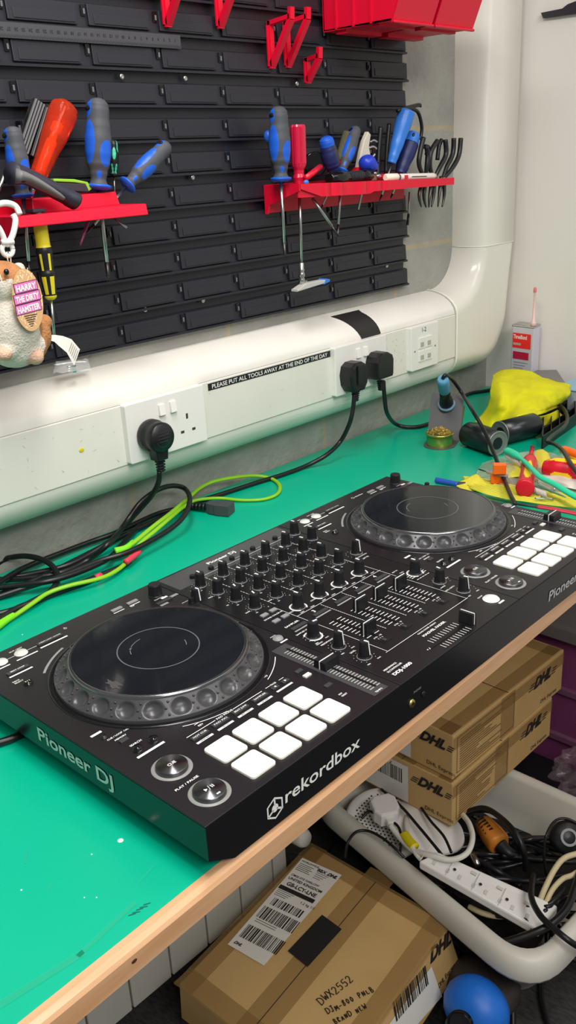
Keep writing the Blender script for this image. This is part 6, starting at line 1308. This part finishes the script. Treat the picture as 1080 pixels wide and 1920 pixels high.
for i in range(N + 1):
    for j in range(N + 1): x, y = x0_ + (x1_ - x0_) * i / N, y0_ + (y1_ - y0_) * j / N; vs.append((x + (.06 * (1 - j / N) - .02) * 0, y, -.672 + .012 * noise.noise(Vector((x * 30, y * 30, 0)))))
b.add(vs, [(i * (N + 1) + j, i * (N + 1) + j + 1, (i + 1) * (N + 1) + j + 1, (i + 1) * (N + 1) + j) for i in range(N) for j in range(N)], 0, True); b.build('cable_heap', mat('heap_black', (20, 20, 22), .6, bump=1, bscale=90), label='dark packed mass of cables at the bottom of the tub', cat='cables', kind='stuff')
def lead(L, r, m, label, name='loose_cable', group=None): b = MB(); b.tube(U(L), r, 12, sub=8); return b.build(name, m, label=label, cat='cable', group=group)
lead([(870, 1525, -.58), (905, 1515, -.56), (935, 1530, -.55), (965, 1560, -.55), (982, 1595, -.57), (985, 1630, -.61)], .0048, CABLE, 'thick black cable arching over behind the orange connector, outer one')
lead([(880, 1520, -.59), (920, 1522, -.575), (950, 1548, -.565), (970, 1580, -.58), (975, 1605, -.61)], .0040, CABLE, 'black cable arching just inside the outer arch by the orange connector')
lead([(1024, 1640, -.60), (1020, 1600, -.56), (1025, 1565, -.53), (1040, 1540, -.53), (1062, 1535, -.53), (1090, 1548, -.54)], .0022, CABLE, 'thin black lead rising in an upright loop at the right of the tub')
lead([(648, 1608, -.60), (652, 1580, -.575), (668, 1560, -.570), (690, 1558, -.570), (715, 1570, -.568), (740, 1590, -.57), (758, 1608, -.58)], .0024, CABLE, 'thin black cable hooked over the left rim of the white tub')
lead([(678, 1535, -.57), (690, 1522, -.562), (700, 1524, -.56), (742, 1545, -.56), (752, 1570, -.565), (750, 1600, -.575)], .0024, CABLE, 'thin black cable passing behind the white plug on the hub')
lead([(715, 1480, -.57), (752, 1512, -.56), (785, 1550, -.56), (810, 1580, -.56), (828, 1602, -.56)], .0026, CABLE, 'thin black cable crossing from the bench shadow to the power strip end')
lead([(790, 1515, -.57), (808, 1540, -.565), (832, 1568, -.56), (846, 1598, -.56)], .0024, CABLE, 'thin black cable lying over the smooth white lid')
BE = mat('beige_cable', (206, 190, 150), .5)
lead([(1012, 1690, -.60), (1022, 1665, -.585), (1040, 1630, -.57), (1060, 1608, -.56), (1095, 1598, -.56)], .0046, BE, 'beige cable arching up at the right of the power strip end, upper one', 'beige_cable')
lead([(1024, 1692, -.60), (1036, 1668, -.59), (1055, 1648, -.58), (1075, 1640, -.575), (1100, 1622, -.575)], .0042, BE, 'beige cable arching just beneath the upper beige one', 'beige_cable')
lead([(880, 1700, -.625), (905, 1712, -.62), (935, 1718, -.62), (970, 1716, -.63)], .0046, BE, 'beige cable in the gap between tub wall and power strip', 'beige_cable')
lead([(950, 1768, -.635), (975, 1756, -.63), (1000, 1745, -.63), (1015, 1735, -.635)], .0046, BE, 'beige cable at the near corner inside the tub', 'beige_cable')
lead([(942, 1768, -.60), (985, 1755, -.588), (1030, 1735, -.575), (1062, 1705, -.57), (1078, 1665, -.57), (1092, 1620, -.57)], .0058, CABLE, 'thick black cable sweeping over the near corner rim of the tub')
lead([(1000, 1640, -.57), (996, 1680, -.565), (1012, 1715, -.560), (1040, 1742, -.560), (1070, 1766, -.565), (1110, 1790, -.60)], .0048, CABLE, 'black cable curving round the end of the power strip and out of the tub')
p = Zp(1062, 1570, -.56); M = aim(p, p + Vector((-.5, -.5, .6))); t = thing('power_adapter', M, 'round black power adapter at the right end of the tub', 'power adapter'); b = MB(M); b.lathe([(.018, -.02), (.026, -.012), (.027, .008), (.022, .014), (0, .016)], 32); b.build('body', BLK, t); b = MB(M); b.ring(.010, .014, z=.0165); b.build('marking', GRY, t)
b = MB(); b.tube(U([(884, 1600, -.60), (892, 1615, -.60), (896, 1622, -.605)]), .0055, 12, sub=2); b.build('silver_plug', STEEL, label='silver barrel plug between the white cable and black tangle', cat='plug')
# crate behind, bags
t = thing('purple_crate', (1.27, .34, FL), 'dark purple plastic crate with a grey lid standing right of the stacked boxes', 'crate')
b = MB(); b.prism([(v.x, v.y) for v in rpoly([Vector((1.128, .12, 0)), Vector((1.44, .12, 0)), Vector((1.44, .56, 0)), Vector((1.128, .56, 0))], .03)], FL + .002, -.395, 0, r=.004); b.mat = 1
for z in (-.63, -.52): b.prism([(v.x, v.y) for v in rpoly([Vector((1.12, .112, 0)), Vector((1.448, .112, 0)), Vector((1.448, .568, 0)), Vector((1.12, .568, 0))], .035)], z, z + .014, 1, r=.003)
b.build('crate_body', [mat('purple_plastic', (132, 66, 108), .3, bump=.3, bscale=25), mat('purple_rib', (122, 80, 106), .35)], t)
b = MB(); b.prism([(v.x, v.y) for v in rpoly([Vector((1.11, .102, 0)), Vector((1.456, .102, 0)), Vector((1.456, .578, 0)), Vector((1.11, .578, 0))], .035)], -.395, -.365, r=.006); b.build('lid', mat('lid_grey', (110, 104, 104), .4, bump=.2, bscale=20), t)
CRP = mat('crumpled_clear', (170, 150, 160), .06, alpha=.14, spec=1)
def blob(p, r, name, m, label, cat, seed=0, amp=.35, fr=60):
    b = MB(); b.ball((0, 0, 0), (1, 1, 1), n=40)
    vs = []
    for v in b.v: q = v.normalized(); k = 1 + amp * noise.noise(q * 2.6 + Vector((seed, 0, 0))) + amp * .5 * abs(noise.noise(q * 7 + Vector((seed, 3, 0)))); vs.append(Vector((q.x * r[0], q.y * r[1], q.z * r[2])) * k + p)
    b.v = vs; b.sm = [False] * len(b.f) if amp > .3 else b.sm; return b.build(name, m, label=label, cat=cat)
blob(Vector((1.022, .155, -.60)), (.05, .045, .04), 'clear_plastic_bag', CRP, 'crumpled clear bag above the far rim of the tub, under the lower box end', 'plastic bag', 1, .5)
blob(Vector((1.03, .07, -.63)), (.055, .04, .05), 'clear_plastic_bag', CRP, 'crumpled clear bag at the right edge beside the tub', 'plastic bag', 4, .5)
blob(Vector((1.085, .10, -.60)), (.04, .035, .035), 'black_parcel', BLG, 'glossy black rounded item wrapped in the clear bags at right edge', 'parcel', 7, .12)
blob(Vector((.975, .24, -.655)), (.028, .028, .022), 'red_parcel', mat('parcel_red', (150, 20, 34), .3), 'small dark red item just beyond the tub rim below the lower box', 'parcel', 9, .15)
b = MB(); b.box((1.03, .16, -.70), (.14, .34, .075), r=.006); b.build('dark_case', BLK, label='black case on the floor between the tub and the purple crate', cat='case')
# blue thing on the floor
pc = Vector((.5480, .075, FL + .052)); M = aim(pc, pc + Vector((-.75, .05, .55)))
t = thing('vacuum_nozzle', Vector((pc.x, pc.y, FL)), 'glossy blue vacuum cleaner head with a ribbed black opening on the carpet', 'vacuum head')
b = MB(tr(*Zp(893, 1890, -.68))); b.ball((0, 0, 0), (.043, .043, .043), M=Matrix.Diagonal((1.0, 1.18, 1.05, 1))); b.build('shell', mat('vacuum_blue', (30, 108, 206), .42, bump=.1, bscale=12), t)
q0 = Zp(862, 1922, -.645); M = aim(q0, q0 + (CP - q0) + Vector((-.3, 0, 0))); b = MB(M)
for k in range(5): b.lathe([(.016, -.006 + .004 * k), (.019, -.004 + .004 * k), (.016, -.002 + .004 * k)], 28, cap=False)
b.lathe([(.016, -.001), (0, -.001)], 24, cap=False); b.build('hose_opening', BLG, t)
b = MB(tr(*Zp(905, 1850, -.705))); b.ball((0, 0, 0), (.058, .058, .034)); b.build('rear_body', mat('vacuum_grey', (56, 50, 46), .5), t)
lead([(800, 1890, -.70), (830, 1850, -.70), (862, 1824, -.70), (900, 1822, -.69), (935, 1838, -.69), (958, 1870, -.70), (962, 1925, -.725)], .0042, CABLE, 'black cable looping around the blue vacuum head')
lead([(1040, 1800, -.73), (1020, 1830, -.733), (1015, 1870, -.733), (1030, 1930, -.733)], .0042, CABLE, 'black cable curving over the carpet at the bottom right')
lead([(1000, 1790, -.73), (1040, 1775, -.70), (1100, 1790, -.70)], .0036, CABLE, 'black cable lying beside the near corner of the tub')
for k, (x, y, rr) in enumerate(((1072, 1712, .03), (1078, 1745, .034), (1066, 1770, .03), (1090, 1770, .036), (1060, 1740, .03))):
    c_ = Zp(x, y, -.66 - .01 * k); P_ = [c_ + Vector((rr * math.cos(a * PI / 5), rr * 1.1 * math.sin(a * PI / 5), .006 * math.sin(a * 2.2 + k))) for a in range(11)]
    b = MB(); b.tube(P_, .0046, 10, sub=6); b.build('coiled_cable', CABLE, label='ring of coiled black cable heaped right of the tub corner', cat='cable', group='coiled cables right of the tub')
b = MB(); b.tube([Vector((.60, .02, FL + .01)), Vector((.68, -.01, FL + .015)), Vector((.80, .0, FL + .02))], .02, 12); b.build('cable_bag', BLG, label='black bag of cables on the carpet right of the tub corner', cat='bag') if False else None
# radiator
t = thing('radiator', (.2, .47, FL), 'white flat-panel radiator on the wall below the bench', 'radiator')
RW = mat('radiator_white', (196, 194, 184), .45, nz=.05, nscale=10); sp = .0778; x = .5175 - .041 - .0778 * 0
edges = [.5008 - .0774 * k for k in range(0, 14)]
b = MB()
for e0 in range(13):
    xb, xa = edges[e0] - .0016, edges[e0 + 1] + .0016
    b = MB(); b.box(((xa + xb) / 2, .474, -.37), (xb - xa, .02, .64), r=.002); b.build('radiator_panel', RW, t)
b = MB(); b.box((.5185, .474, -.37), (.032, .02, .64), r=.002); b.build('radiator_panel', RW, t)
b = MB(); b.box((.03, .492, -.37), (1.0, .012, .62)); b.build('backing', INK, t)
p = Yp(570, 1572, .44); b = MB(aim(p + Vector((0, .03, -.005)), p)); b.lathe([(.012, 0), (.0155, .004), (.0165, .03), (.013, .036), (0, .037)], 28); b.build('radiator_valve', mat('radiator_white', (196, 194, 184), .45), label='round white radiator valve cap under the bench edge', cat='valve')
